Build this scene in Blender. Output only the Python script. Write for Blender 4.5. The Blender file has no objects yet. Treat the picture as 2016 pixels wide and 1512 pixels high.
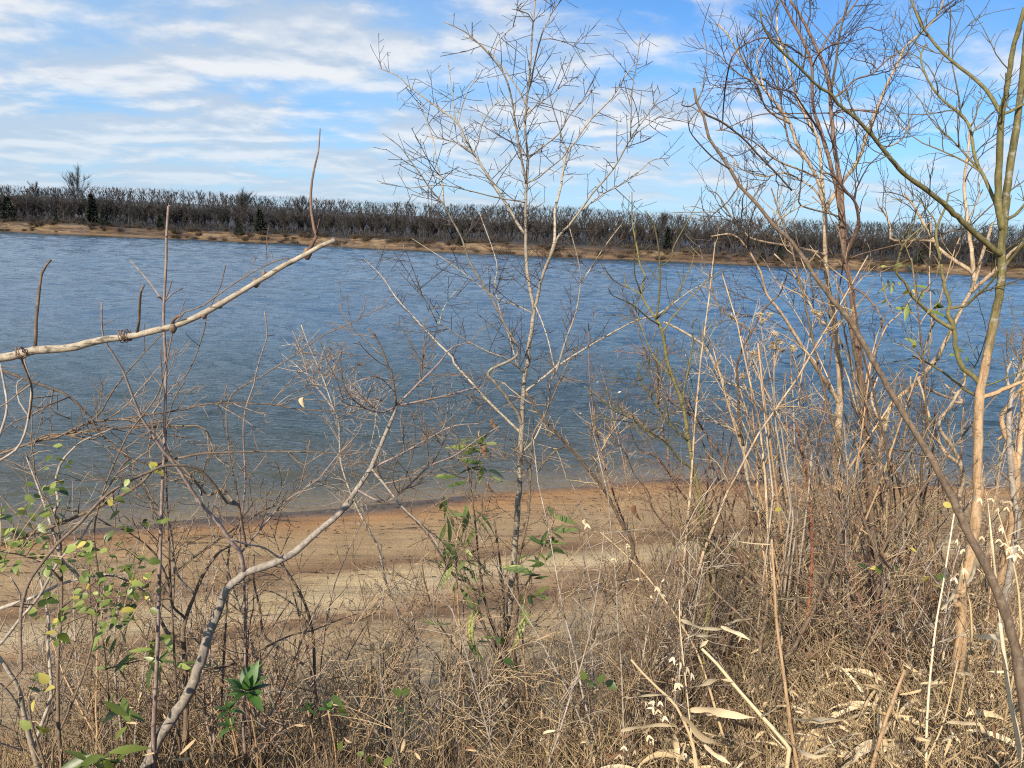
import bpy, math, random
import numpy as np
from mathutils import Vector, Matrix, noise

# ------------------------------------------------------------------ camera, sky, sun, exposure
scene = bpy.context.scene
COL = scene.collection
R = math.radians
CAM_Z = 6.0
F = 1456.0                                   # focal length in pixels of the 2016 wide photograph
PITCH, ROLL = 10.9, 2.5
cam_data = bpy.data.cameras.new('camera')
cam_data.lens = 36.0 * F / 2016.0
cam_data.sensor_width = 36.0
cam_data.sensor_fit = 'HORIZONTAL'
cam_data.clip_start = 0.05
cam_data.clip_end = 6000
cam = bpy.data.objects.new('camera', cam_data)
COL.objects.link(cam)
CAM_M = Matrix.Rotation(R(90 - PITCH), 3, 'X') @ Matrix.Rotation(R(ROLL), 3, 'Z')
cam.matrix_world = Matrix.Translation((0, 0, CAM_Z)) @ CAM_M.to_4x4()
scene.camera = cam

SUN_EL, SUN_AZ = 34.0, 205.0                 # azimuth clockwise from +Y (the view direction): behind the viewer, a little to the left
sun_dir = Vector((math.sin(R(SUN_AZ)) * math.cos(R(SUN_EL)), math.cos(R(SUN_AZ)) * math.cos(R(SUN_EL)), math.sin(R(SUN_EL))))
sl = bpy.data.lights.new('sun', 'SUN')
sl.energy = 5.0
sl.angle = R(0.5)
sl.color = (1.0, 0.89, 0.73)
so = bpy.data.objects.new('sun', sl)
so.rotation_euler = (-sun_dir).to_track_quat('-Z', 'Y').to_euler()
COL.objects.link(so)
scene.view_settings.view_transform = 'Standard'
scene.view_settings.look = 'None'
scene.view_settings.exposure = 0.48
scene.view_settings.gamma = 1.0
scene.view_settings.use_curve_mapping = False
scene.cycles.max_bounces = 4
scene.cycles.use_denoising = False
scene.cycles.filter_width = 1.15
scene.cycles.diffuse_bounces = 2
scene.cycles.glossy_bounces = 2
scene.cycles.transparent_max_bounces = 4


class NT:
    """small helper round a node tree"""
    def __init__(self, tree):
        self.t = tree
        tree.nodes.clear()

    def n(self, typ, ins=None, **props):
        nd = self.t.nodes.new(typ)
        for k, v in props.items():
            setattr(nd, k, v)
        for k, v in (ins or {}).items():
            s = nd.inputs[k]
            if isinstance(v, bpy.types.NodeSocket):
                self.t.links.new(v, s)
            elif isinstance(v, bpy.types.Node):
                self.t.links.new(v.outputs[0], s)
            else:
                s.default_value = v
        return nd

    def m(self, op, a, b=0.0, c=0.0, clamp=False):
        nd = self.n('ShaderNodeMath', {0: a, 1: b, 2: c}, operation=op, use_clamp=clamp)
        return nd.outputs[0]

    def vm(self, op, a, b=(0, 0, 0)):
        return self.n('ShaderNodeVectorMath', {0: a, 1: b}, operation=op).outputs[0]

    def ramp(self, fac, stops, interp='LINEAR'):
        nd = self.n('ShaderNodeValToRGB', {0: fac})
        cr = nd.color_ramp
        cr.interpolation = interp
        while len(cr.elements) < len(stops):
            cr.elements.new(0.5)
        for e, (p, c) in zip(cr.elements, stops):
            e.position = p
            e.color = c if len(c) == 4 else (*c, 1)
        return nd.outputs[0]

    def mix(self, f, a, b, blend='MIX'):
        nd = self.n('ShaderNodeMix', data_type='RGBA', blend_type=blend)
        for i, v in ((0, f), (6, a), (7, b)):
            s = nd.inputs[i]
            if isinstance(v, bpy.types.NodeSocket):
                self.t.links.new(v, s)
            else:
                s.default_value = v if (i == 0 or len(v) == 4) else (*v, 1)
        return nd.outputs[2]

    def smooth(self, v, lo, hi, a=0.0, b=1.0):
        nd = self.n('ShaderNodeMapRange', {0: v, 1: lo, 2: hi, 3: a, 4: b}, interpolation_type='SMOOTHSTEP')
        return nd.outputs[0]


# ---- world: Nishita sky with a broken layer of flat cloud and some high thin sheets
world = bpy.data.worlds.new('World')
scene.world = world
world.use_nodes = True
world.cycles.sampling_method = 'MANUAL'
world.cycles.sample_map_resolution = 512
w = NT(world.node_tree)
sky = w.n('ShaderNodeTexSky', sky_type='NISHITA', sun_disc=False, sun_elevation=R(SUN_EL), sun_rotation=R(SUN_AZ),
          altitude=100.0, air_density=1.0, dust_density=0.6, ozone_density=2.2)
tc = w.n('ShaderNodeTexCoord')
sep = w.n('ShaderNodeSeparateXYZ', {0: tc.outputs['Generated']})
zc = w.m('MAXIMUM', sep.outputs[2], 0.0)
zz = w.m('ADD', zc, 0.15)
px_ = w.m('DIVIDE', sep.outputs[0], zz)
py_ = w.m('DIVIDE', sep.outputs[1], zz)
plane = w.n('ShaderNodeCombineXYZ', {0: px_, 1: py_, 2: 0.0}).outputs[0]


def cloud(vec, off, scale, detail, rough, dist=0.0, stretch=(1, 1, 1)):
    v = w.vm('ADD', w.vm('MULTIPLY', vec, stretch), off)
    return w.n('ShaderNodeTexNoise', {'Vector': v, 'Scale': scale, 'Detail': detail, 'Roughness': rough, 'Distortion': dist}).outputs[0]


CO = (6.6, 12.4, 0.0)
ST = (0.85, 1.0, 1)
low = cloud(plane, CO, 2.1, 8.0, 0.56, 0.2, ST)
low_up = cloud(w.vm('ADD', plane, (-0.02, 0.10, 0)), CO, 2.1, 6.0, 0.54, 0.2, ST)
big = cloud(plane, (19.3, 27.6, 0), 0.20, 2.0, 0.5, 0.0, (0.8, 1.0, 1))
hi = cloud(plane, (1.2, 7.7, 0), 0.42, 7.0, 0.62, 0.8, (0.55, 1.5, 1))
# more cover towards the left of the view and towards the horizon
cover = w.m('ADD', w.m('MULTIPLY', w.m('SUBTRACT', big, 0.5), 0.45), w.m('MULTIPLY', sep.outputs[0], -0.13))
hz = w.smooth(zc, 0.42, 0.10)
cover = w.m('ADD', cover, w.m('MULTIPLY', hz, 0.10))
dens = w.smooth(w.m('ADD', low, cover), 0.455, 0.68)
thin = w.m('MULTIPLY', w.smooth(w.m('ADD', hi, cover), 0.40, 0.74), 0.60)
lit = w.smooth(w.m('SUBTRACT', low, low_up), -0.08, 0.12)
ccol = w.mix(lit, (4.5, 5.3, 6.3, 1), (7.9, 7.8, 7.7, 1))
skyc = w.mix(1.0, sky.outputs[0], (0.60, 1.00, 1.38, 1), 'MULTIPLY')
c1 = w.mix(thin, skyc, (4.0, 5.7, 7.5, 1))
c2 = w.mix(w.m('MULTIPLY', dens, 0.82), c1, ccol)
haze_f = w.smooth(zc, 0.18, 0.0, 0.0, 0.7)
c3 = w.mix(haze_f, c2, (4.5, 5.8, 7.2, 1))
bg = w.n('ShaderNodeBackground', {'Color': c3, 'Strength': 0.087})
w.n('ShaderNodeOutputWorld', {'Surface': bg.outputs[0]})


# ------------------------------------------------------------------ geometry of the view (used to place things at real distances)
def ray(px, py):
    return CAM_M @ Vector(((px - 1008) / F, -(py - 756) / F, -1.0))


def at(px, py, Y):
    """point seen at photograph pixel (px,py) that stands Y metres away along the ground"""
    d = ray(px, py)
    s = Y / d.y
    return Vector((d.x * s, Y, CAM_Z + d.z * s))


def at_z(px, py, z=0.0):
    d = ray(px, py)
    s = (z - CAM_Z) / d.z
    return Vector((d.x * s, d.y * s, z))


REG = {1: (0, 300, 2.88), 2: (700, 0, 2.88), 3: (1316, 0, 2.88), 4: (0, 750, 2.88), 5: (650, 700, 2.88), 6: (1316, 500, 2.88),
       7: (0, 987, 2.88), 8: (650, 987, 2.88), 9: (1316, 987, 2.88), 10: (700, 350, 2.88), 11: (1150, 500, 4.032), 12: (1600, 380, 4.846),
       13: (1600, 680, 4.846), 14: (1616, 950, 5.04), 15: (1150, 800, 4.032), 16: (0, 850, 3.966), 17: (1216, 1200, 3.05), 18: (500, 550, 3.1725), 0: (0, 0, 1.0)}


def P(reg, *uv):
    x0, y0, s = REG[reg]
    return [(x0 + uv[i] / s, y0 + uv[i + 1] / s) for i in range(0, len(uv), 2)]


# ------------------------------------------------------------------ terrain
near_px = [(-700, 1105), (139, 1045), (243, 1036), (441, 1017), (650, 1002), (823, 986), (980, 969), (1153, 957), (1316, 943), (1800, 950), (2300, 962), (2900, 985)]
ns = [at_z(*p) for p in near_px]
NSX = np.array([-200] + [p.x for p in ns] + [60, 200, 900])
NSY = np.array([6.0] + [p.y for p in ns] + [ns[-1].y + 4, 24, 30])
far_px = [(0, 456), (300, 469), (600, 482), (900, 497), (1200, 511), (1500, 523), (1800, 536), (2016, 547)]
fs = [at_z(*p) for p in far_px]
FSX = np.array([-1500, fs[0].x - 160] + [p.x for p in fs] + [fs[-1].x + 150, 1500])
FSY = np.array([fs[0].y + 120, fs[0].y + 25] + [p.y for p in fs] + [fs[-1].y - 20, fs[-1].y - 60])


def sstep(a, b, x):
    t = np.clip((x - a) / (b - a), 0, 1)
    return t * t * (3 - 2 * t)


def shore_near(x):
    return np.interp(x, NSX, NSY)


def shore_far(x):
    x = np.asarray(x, float)
    return np.interp(x, FSX, FSY) + 2.2 * np.sin(x * 0.043 + 1) + 1.1 * np.sin(x * 0.11) + 0.5 * np.sin(x * 0.31 + 2)


def vnoise(x, y, s, seed=0.0):
    """cheap smooth noise from sines, for both arrays and numbers"""
    a = np.sin(x * s * 1.0 + y * s * 0.7 + seed) + np.sin(x * s * 0.53 - y * s * 1.13 + seed * 2.1) + np.sin(x * s * 1.9 + y * s * 1.7 + seed * 0.7) * 0.6 \
        + np.sin(-x * s * 2.7 + y * s * 2.3 + seed * 1.3) * 0.4
    return a / 3.0


def ground(x, y):
    x = np.asarray(x, float)
    y = np.asarray(y, float)
    d = shore_near(x) - y
    beach = np.where(d > 0, 0.105 * d + 0.002 * d * d * 0, 0.13 * d)
    beach = np.maximum(beach, -5.0) + (0.025 * vnoise(x, y, 1.1, 3.0) + 0.020 * vnoise(x * 0.25, y, 4.2, 1.0) + 0.014 * vnoise(x, y, 6.5, 8.0)) * sstep(0.3, 2.5, d)
    right = sstep(0.6, 3.2, x)
    slope = 0.69 + (0.415 - 0.69) * right
    bank = 4.42 - slope * (y - 1.5 - 0.4 * right) + 0.10 * vnoise(x, y, 1.7, 1.0) + 0.04 * vnoise(x, y, 5.0, 2.0)
    bank = np.minimum(bank, 4.42 + 0.05 * vnoise(x, y, 2.0, 5.0))
    k = 0.35
    h = np.clip(0.5 + 0.5 * (bank - beach) / k, 0, 1)
    z = beach * (1 - h) + bank * h + k * h * (1 - h)
    e = y - shore_far(x)
    bh = 4.4 + 1.5 * vnoise(x, y * 0, 0.045, 0.5) + 0.6 * vnoise(x, y * 0, 0.17, 1.5)
    fstart = 4.5 + 1.6 * vnoise(x, y * 0, 0.09, 4.0)
    far = 0.07 * np.clip(e, -80, 6) + bh * sstep(0, 6.0, e - fstart + 1.0 * vnoise(x, y, 0.5, 2.0)) + 0.02 * np.clip(e - 14, 0, 500) + 7.0 * sstep(22, 130, e)
    far = far + sstep(40, 420, e) * (10 * sstep(150, -250, x) + 2.0 * vnoise(x, y, 0.012, 7.0))
    far = np.maximum(far, -5)
    return np.where(y > 150, far, z)


def gz(x, y):
    return float(ground(x, y))


def axis(segs):
    out = []
    for a, b, st in segs:
        n = max(1, int(round((b - a) / st)))
        out += [a + (b - a) * i / n for i in range(n)]
    out.append(segs[-1][1])
    return np.array(out)


def grid_mesh(name, xs, ys, zf):
    X, Y = np.meshgrid(xs, ys)
    Z = zf(X, Y)
    v = np.stack([X, Y, Z], -1).reshape(-1, 3)
    nx, ny = len(xs), len(ys)
    i = np.arange(nx - 1)
    j = np.arange(ny - 1)
    I, J = np.meshgrid(i, j)
    a = (J * nx + I).ravel()
    f = np.stack([a, a + 1, a + 1 + nx, a + nx], -1)
    me = bpy.data.meshes.new(name)
    me.vertices.add(len(v))
    me.vertices.foreach_set('co', v.ravel())
    me.loops.add(f.size)
    me.loops.foreach_set('vertex_index', f.ravel().astype(np.int32))
    me.polygons.add(len(f))
    me.polygons.foreach_set('loop_start', np.arange(0, f.size, 4, dtype=np.int32))
    me.polygons.foreach_set('loop_total', np.full(len(f), 4, np.int32))
    me.polygons.foreach_set('use_smooth', np.ones(len(f), bool))
    me.update()
    return me, X.ravel(), Y.ravel(), Z.ravel()


def fattr(me, name, vals):
    a = me.attributes.new(name, 'FLOAT', 'POINT')
    a.data.foreach_set('value', np.ascontiguousarray(vals, dtype=np.float32))


def link(o, parent=None):
    COL.objects.link(o)
    if parent is not None:
        o.parent = parent
    return o


def tag(o, label=None, cat=None, group=None, kind=None):
    if label:
        o['label'] = label
    if cat:
        o['category'] = cat
    if group:
        o['group'] = group
    if kind:
        o['kind'] = kind
    return o


def principled(nt, color, rough=0.8, **kw):
    ins = {'Base Color': color, 'Roughness': rough}
    ins.update(kw)
    b = nt.n('ShaderNodeBsdfPrincipled', ins)
    nt.n('ShaderNodeOutputMaterial', {'Surface': b.outputs[0]})
    return b


def newmat(name):
    m = bpy.data.materials.new(name)
    m.use_nodes = True
    return m, NT(m.node_tree)


# ---- ground material: banded sand, leaf litter on the banks
mg, g = newmat('ground')
gtc = g.n('ShaderNodeTexCoord').outputs['Object']
at_d = g.n('ShaderNodeAttribute', attribute_name='shore').outputs['Fac']
at_l = g.n('ShaderNodeAttribute', attribute_name='litter').outputs['Fac']
at_f = g.n('ShaderNodeAttribute', attribute_name='far').outputs['Fac']
warp = g.n('ShaderNodeTexNoise', {'Vector': g.vm('MULTIPLY', gtc, (0.10, 0.55, 1)), 'Scale': 1.0, 'Detail': 6.0, 'Roughness': 0.6}).outputs[0]
fine_band = g.n('ShaderNodeTexNoise', {'Vector': g.vm('MULTIPLY', gtc, (0.22, 2.6, 1)), 'Scale': 1.0, 'Detail': 8.0, 'Roughness': 0.68, 'Distortion': 0.4}).outputs[0]
dd = g.m('ADD', at_d, g.m('MULTIPLY', g.m('SUBTRACT', warp, 0.5), 2.6))
band = g.ramp(g.m('MULTIPLY', dd, 0.1), [
    (0.00, (0.10, 0.068, 0.04)), (0.03, (0.22, 0.118, 0.052)), (0.09, (0.39, 0.215, 0.09)), (0.20, (0.40, 0.265, 0.132)), (0.33, (0.39, 0.275, 0.148)), (0.40, (0.35, 0.235, 0.122)),
    (0.47, (0.21, 0.122, 0.06)), (0.53, (0.50, 0.385, 0.22)), (0.60, (0.57, 0.45, 0.275)), (0.645, (0.37, 0.235, 0.128)), (0.685, (0.17, 0.10, 0.052)), (0.73, (0.43, 0.31, 0.18)),
    (0.85, (0.44, 0.345, 0.22)), (1.0, (0.42, 0.335, 0.215))])
streak = g.ramp(fine_band, [(0.32, (0.42, 0.34, 0.28)), (0.42, (0.98, 0.96, 0.93)), (0.55, (1.10, 1.08, 1.04)), (0.66, (0.80, 0.70, 0.60)), (0.75, (0.60, 0.5, 0.42))])
grain = g.n('ShaderNodeTexNoise', {'Vector': gtc, 'Scale': 26.0, 'Detail': 5.0, 'Roughness': 0.75}).outputs[0]
pit = g.n('ShaderNodeTexVoronoi', {'Vector': gtc, 'Scale': 3.2, 'Randomness': 1.0}).outputs['Distance']
pits = g.smooth(pit, 0.0, 0.30)
mott = g.n('ShaderNodeTexNoise', {'Vector': gtc, 'Scale': 1.3, 'Detail': 5.0, 'Roughness': 0.6}).outputs[0]
sand = g.mix(1.0, band, streak, 'MULTIPLY')
sand = g.mix(1.0, sand, g.ramp(grain, [(0.25, (0.72, 0.70, 0.67)), (0.6, (1.05, 1.05, 1.05))]), 'MULTIPLY')
sand = g.mix(1.0, sand, g.ramp(mott, [(0.3, (0.80, 0.78, 0.76)), (0.65, (1.06, 1.06, 1.06))]), 'MULTIPLY')
litc = g.ramp(g.n('ShaderNodeTexNoise', {'Vector': gtc, 'Scale': 14.0, 'Detail': 8.0, 'Roughness': 0.8}).outputs[0],
              [(0.32, (0.035, 0.025, 0.016)), (0.46, (0.115, 0.08, 0.05)), (0.58, (0.23, 0.165, 0.10)), (0.70, (0.33, 0.25, 0.16))])
lmask = g.smooth(g.m('ADD', at_l, g.m('MULTIPLY', g.m('SUBTRACT', mott, 0.5), 1.2)), 0.40, 0.60)
nearc = g.mix(lmask, sand, litc)
# far side: pale beach strip, clay bank with grass and roots, brown leaf litter above
fn1 = g.n('ShaderNodeTexNoise', {'Vector': g.vm('MULTIPLY', gtc, (0.16, 0.35, 1.2)), 'Scale': 1.0, 'Detail': 6.0, 'Roughness': 0.65}).outputs[0]
fn2 = g.n('ShaderNodeTexNoise', {'Vector': g.vm('MULTIPLY', gtc, (0.035, 0.05, 0.3)), 'Scale': 1.0, 'Detail': 3.0, 'Roughness': 0.6}).outputs[0]
clay = g.ramp(fn1, [(0.32, (0.040, 0.027, 0.017)), (0.45, (0.10, 0.066, 0.037)), (0.58, (0.22, 0.15, 0.08)), (0.70, (0.10, 0.068, 0.04))])
clay = g.mix(g.smooth(fn2, 0.44, 0.60), g.mix(1.0, clay, (0.48, 0.44, 0.42, 1), 'MULTIPLY'), clay)
fbeach = g.ramp(fn1, [(0.3, (0.09, 0.058, 0.034)), (0.6, (0.16, 0.105, 0.06))])
fz = g.m('ADD', at_f, g.m('MULTIPLY', g.m('SUBTRACT', fn1, 0.5), 0.9))
farc = g.mix(g.smooth(fz, 0.9, 1.3), fbeach, clay)
farc = g.mix(g.smooth(fz, 4.0, 5.2), farc, (0.042, 0.033, 0.026, 1))
farc = g.mix(g.smooth(fz, 0.22, 0.06), farc, (0.115, 0.072, 0.040, 1))
gcol = g.mix(g.n('ShaderNodeAttribute', attribute_name='farside').outputs['Fac'], nearc, farc)
gb = g.n('ShaderNodeBump', {'Strength': 0.8, 'Distance': 0.05, 'Height': g.m('ADD', g.m('MULTIPLY', pits, 0.45), g.m('ADD', grain, g.m('MULTIPLY', fine_band, 1.8)))})
wet = g.smooth(dd, 0.15, 0.8, 0.38, 0.92)
principled(g, gcol, wet, Normal=gb.outputs[0])

xs = axis([(-1500, -500, 60), (-500, -30, 4.0), (-30, -7, 0.6), (-7, 12, 0.14), (12, 40, 0.7), (40, 500, 4.0), (500, 1500, 60)])
ys = axis([(-220, -6, 12), (-6, 1.2, 0.5), (1.2, 20, 0.14), (20, 40, 1.0), (40, 225, 10), (225, 400, 1.8), (420, 700, 9), (700, 2500, 90)])
me, gx, gy, gzv = grid_mesh('ground', xs, ys, ground)
dsh = shore_near(gx) - gy
fattr(me, 'shore', dsh)
rightm = sstep(0.6, 3.2, gx)
bk = 4.42 - (0.69 + (0.415 - 0.69) * rightm) * (gy - 1.5 - 0.4 * rightm)
fattr(me, 'litter', sstep(0.25, 1.15, bk - 0.105 * dsh + 0.15 * vnoise(gx, gy, 0.9, 2)))
fattr(me, 'far', np.where(gy > 150, gzv, 0))
fattr(me, 'farside', (gy > 150).astype(float))
me.materials.append(mg)
tag(link(bpy.data.objects.new('ground', me)), kind='structure')

# ---- water
mw, q = newmat('water')
wtc = q.n('ShaderNodeTexCoord').outputs['Object']
wd = q.n('ShaderNodeAttribute', attribute_name='depth').outputs['Fac']
wpatch = q.n('ShaderNodeTexNoise', {'Vector': q.vm('MULTIPLY', wtc, (0.015, 0.05, 1)), 'Scale': 1.0, 'Detail': 3.0}).outputs[0]
body = q.ramp(q.m('MULTIPLY', wd, 0.2), [(0.0, (0.16, 0.115, 0.06)), (0.05, (0.060, 0.060, 0.042)), (0.20, (0.026, 0.040, 0.040)), (0.55, (0.026, 0.058, 0.084)), (1.0, (0.036, 0.080, 0.138))])


def wnoise(sx, sy, detail, rough, rot, dist=0.0):
    mp = q.n('ShaderNodeMapping', {'Vector': wtc, 'Rotation': (0, 0, R(rot)), 'Scale': (sx, sy, 1)})
    return q.n('ShaderNodeTexNoise', {'Vector': mp.outputs[0], 'Scale': 1.0, 'Detail': detail, 'Roughness': rough, 'Distortion': dist}).outputs[0]


wh = q.m('ADD', q.m('MULTIPLY', wnoise(2.2, 5.5, 2.0, 0.5, 8, 0.3), 0.10), q.m('MULTIPLY', wnoise(6.0, 13.0, 2.0, 0.6, -8, 0.4), 0.035))
wb = q.n('ShaderNodeBump', {'Strength': 0.8, 'Distance': 1.0, 'Height': q.m('MULTIPLY', wh, q.smooth(wpatch, 0.3, 0.7, 0.6, 1.1))})
principled(q, body, 0.09, Normal=wb.outputs[0], IOR=1.333)
# wind chop as real relief: wave trains whose length grows with the spacing of the sheet's points
us = np.concatenate([np.array([-60, -20, -8, -4, -2.2, -1.5, -1.15]), np.linspace(-0.92, 0.92, 330), np.array([1.15, 1.5, 2.2, 4, 8, 20, 60])])
wy = [4.5]
while wy[-1] < 560:
    wy.append(wy[-1] * 1.0070 if wy[-1] > 12 else wy[-1] + 0.5)
wy = np.array(wy)
U, Yw = np.meshgrid(us, wy)
Xw = U * Yw
rw = np.random.RandomState(5)
Zw = np.zeros_like(Xw)
lam0 = np.maximum(0.85, 0.034 * Yw)
warpx = 0.35 * vnoise(Xw, Yw, 0.5, 2.0)
warpy = 0.30 * vnoise(Xw, Yw, 0.37, 5.0)
lam = 0.34
while lam < 30:
    wgt = np.exp(-((np.log(lam / lam0)) / 0.55) ** 2)
    for k in range(4):
        th = rw.normal(0.12, 0.42)
        ph = rw.uniform(0, 6.28)
        kk = 2 * math.pi / (lam * rw.uniform(0.88, 1.12))
        mod = 0.65 + 0.55 * vnoise(Xw, Yw, 0.55 / lam, ph)
        phase = kk * ((Xw + warpx * lam) * math.sin(th) + (Yw + warpy * lam) * math.cos(th)) + ph
        Zw += wgt * mod * 0.058 / kk * (np.sin(phase) + 0.25 * np.sin(2 * phase + 1.2))
    lam *= 1.22
Zw *= (1.0 + 0.45 * sstep(55, 18, Yw)) * (0.92 + 0.30 * vnoise(Xw * 0.35, Yw, 0.07, 3.0))
Zw *= (np.abs(U) < 1.0) * sstep(0.0, 4.0, Yw - shore_near(Xw) + 1.0)
me, X, Y, Z = grid_mesh('lake', us, wy, lambda u, y: u * 0)
me.vertices.foreach_set('co', np.stack([Xw, Yw, Zw], -1).astype(np.float32).ravel())
me.update()
fattr(me, 'depth', -ground(Xw.ravel(), Yw.ravel()))
me.materials.append(mw)
tag(link(bpy.data.objects.new('lake_water', me)), kind='structure')

# ------------------------------------------------------------------ mesh builder
class MB:
    def __init__(self):
        self.v, self.f = [], []

    def tube(self, pts, rad, sides=5, cap=True):
        n = len(pts)
        v, f = self.v, self.f
        base = len(v)
        t = (pts[-1] - pts[0])
        if t.length < 1e-6:
            return
        t.normalize()
        ref = Vector((0, 0, 1)) if abs(t.z) < 0.8 else Vector((0.7, 0.7, 0))
        a = t.cross(ref).normalized()
        cs = [(math.cos(2 * math.pi * k / sides), math.sin(2 * math.pi * k / sides)) for k in range(sides)]
        for i in range(n):
            p = pts[i]
            if n > 3:
                tt = (pts[min(i + 1, n - 1)] - pts[max(i - 1, 0)])
                if tt.length > 1e-7:
                    tt.normalize()
                    a2 = a - tt * a.dot(tt)
                    if a2.length > 0.05:
                        a = a2.normalized()
                    t = tt
            b = t.cross(a)
            r = rad[i]
            for c, s in cs:
                v.append((p.x + r * (a.x * c + b.x * s), p.y + r * (a.y * c + b.y * s), p.z + r * (a.z * c + b.z * s)))
        for i in range(n - 1):
            o = base + i * sides
            for k in range(sides):
                k2 = (k + 1) % sides
                f.append((o + k, o + k2, o + sides + k2, o + sides + k))
        if cap:
            f.append(tuple(base + k for k in range(sides))[::-1])
            f.append(tuple(base + (n - 1) * sides + k for k in range(sides)))

    def quad(self, a, b, c, d):
        o = len(self.v)
        self.v += [tuple(a), tuple(b), tuple(c), tuple(d)]
        self.f.append((o, o + 1, o + 2, o + 3))

    def ribbon(self, pts, widths, side, fold=0.25):
        """leaf blade: folded strip along pts; side gives the width direction"""
        o = len(self.v)
        n = len(pts)
        for p, wd in zip(pts, widths):
            up = Vector((0, 0, 1)) * wd * fold
            self.v += [tuple(p - side * wd + up), tuple(p), tuple(p + side * wd + up)]
        for i in range(n - 1):
            for k in (0, 1):
                a = o + i * 3 + k
                self.f.append((a, a + 1, a + 4, a + 3))

    def mesh(self, name, mat, origin=None, smooth=True):
        me = bpy.data.meshes.new(name)
        v = np.array(self.v, dtype=np.float32).reshape(-1, 3)
        if origin is not None and len(v):
            v = v - np.array(origin, dtype=np.float32)
        lens = np.array([len(x) for x in self.f], dtype=np.int32)
        idx = np.fromiter((i for x in self.f for i in x), dtype=np.int32)
        me.vertices.add(len(v))
        me.vertices.foreach_set('co', v.ravel())
        me.loops.add(len(idx))
        me.loops.foreach_set('vertex_index', idx)
        me.polygons.add(len(lens))
        me.polygons.foreach_set('loop_start', np.concatenate([[0], np.cumsum(lens)[:-1]]).astype(np.int32))
        me.polygons.foreach_set('loop_total', lens)
        me.polygons.foreach_set('use_smooth', np.full(len(lens), smooth, bool))
        me.update()
        me.materials.append(mat)
        return me

    def build(self, name, mat, parent=None, origin=None, smooth=True):
        if not self.f:
            return None
        return link(bpy.data.objects.new(name, self.mesh(name, mat, origin, smooth)), parent)


def empty(name, loc):
    o = bpy.data.objects.new(name, None)
    o.empty_display_size = 0.1
    o.location = loc
    COL.objects.link(o)
    return o


def spline(pts, step):
    """Catmull-Rom through pts, resampled about every step metres"""
    if len(pts) == 2:
        n = max(2, int((pts[1] - pts[0]).length / step) + 1)
        return [pts[0].lerp(pts[1], i / (n - 1)) for i in range(n)]
    out = []
    q = [pts[0] * 2 - pts[1]] + list(pts) + [pts[-1] * 2 - pts[-2]]
    for i in range(1, len(q) - 2):
        a, b, c, d = q[i - 1], q[i], q[i + 1], q[i + 2]
        n = max(1, int((c - b).length / step + 0.5))
        for k in range(n):
            t = k / n
            out.append(0.5 * ((2 * b) + (c - a) * t + (2 * a - 5 * b + 4 * c - d) * t * t + (3 * b - a - 3 * c + d) * t ** 3))
    out.append(pts[-1].copy())
    return out


def rvec(rng):
    while True:
        p = Vector((rng.uniform(-1, 1), rng.uniform(-1, 1), rng.uniform(-1, 1)))
        if 0.05 < p.length < 1:
            return p.normalized()


def twigs(mb, pts, rad, rng, per_m=14, lmin=0.08, lmax=0.3, ang=60, up=0.25, kink=0.12, r0=0.0022, levels=1, t0=0.1, sub=0.55, buds=None, rtip=0.0017, wind=0.0):
    L = [0.0]
    for i in range(1, len(pts)):
        L.append(L[-1] + (pts[i] - pts[i - 1]).length)
    tot = L[-1]
    n = int(tot * per_m * (1 - t0) + rng.random())
    j = 0
    for s in sorted(rng.uniform(t0, 1.0) for _ in range(n)):
        d = s * tot
        while j < len(L) - 2 and L[j + 1] < d:
            j += 1
        u = (d - L[j]) / max(1e-6, L[j + 1] - L[j])
        p = pts[j].lerp(pts[j + 1], u)
        tan = (pts[j + 1] - pts[j]).normalized()
        perp = rvec(rng)
        perp = (perp - tan * perp.dot(tan))
        if perp.length < 0.1:
            continue
        perp.normalize()
        a = R(ang * rng.uniform(0.65, 1.25))
        dr = tan * math.cos(a) + perp * math.sin(a) + Vector((0, 0, up))
        dr.normalize()
        ln = rng.uniform(lmin, lmax) * (1.1 - 0.45 * s)
        if rng.random() < 0.25:
            ln *= 0.4
        k = max(2, min(7, int(ln / 0.055) + 1))
        tp = [p]
        cur = dr.copy()
        for i in range(1, k + 1):
            cur = (cur + rvec(rng) * kink * rng.uniform(0.4, 1.6) + Vector((0, 0, up * 0.18))).normalized()
            tp.append(tp[-1] + cur * (ln / k))
        rb = min(r0 * rng.uniform(0.75, 1.25) * (0.6 + ln / lmax * 0.5), rad[j] * 0.75)
        rr = [rb + (min(rtip, rb) - rb) * i / k for i in range(k + 1)]
        mb.tube(tp, rr, 3, cap=False)
        if buds is not None and rng.random() < 0.6:
            buds.append((tp[-1], cur))
        if levels > 0 and ln > lmin * 1.1:
            twigs(mb, tp, rr, rng, per_m * 1.15, lmin * sub, lmax * sub, ang, up, kink, r0 * 0.78, levels - 1, 0.15, sub, buds, rtip)


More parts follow.
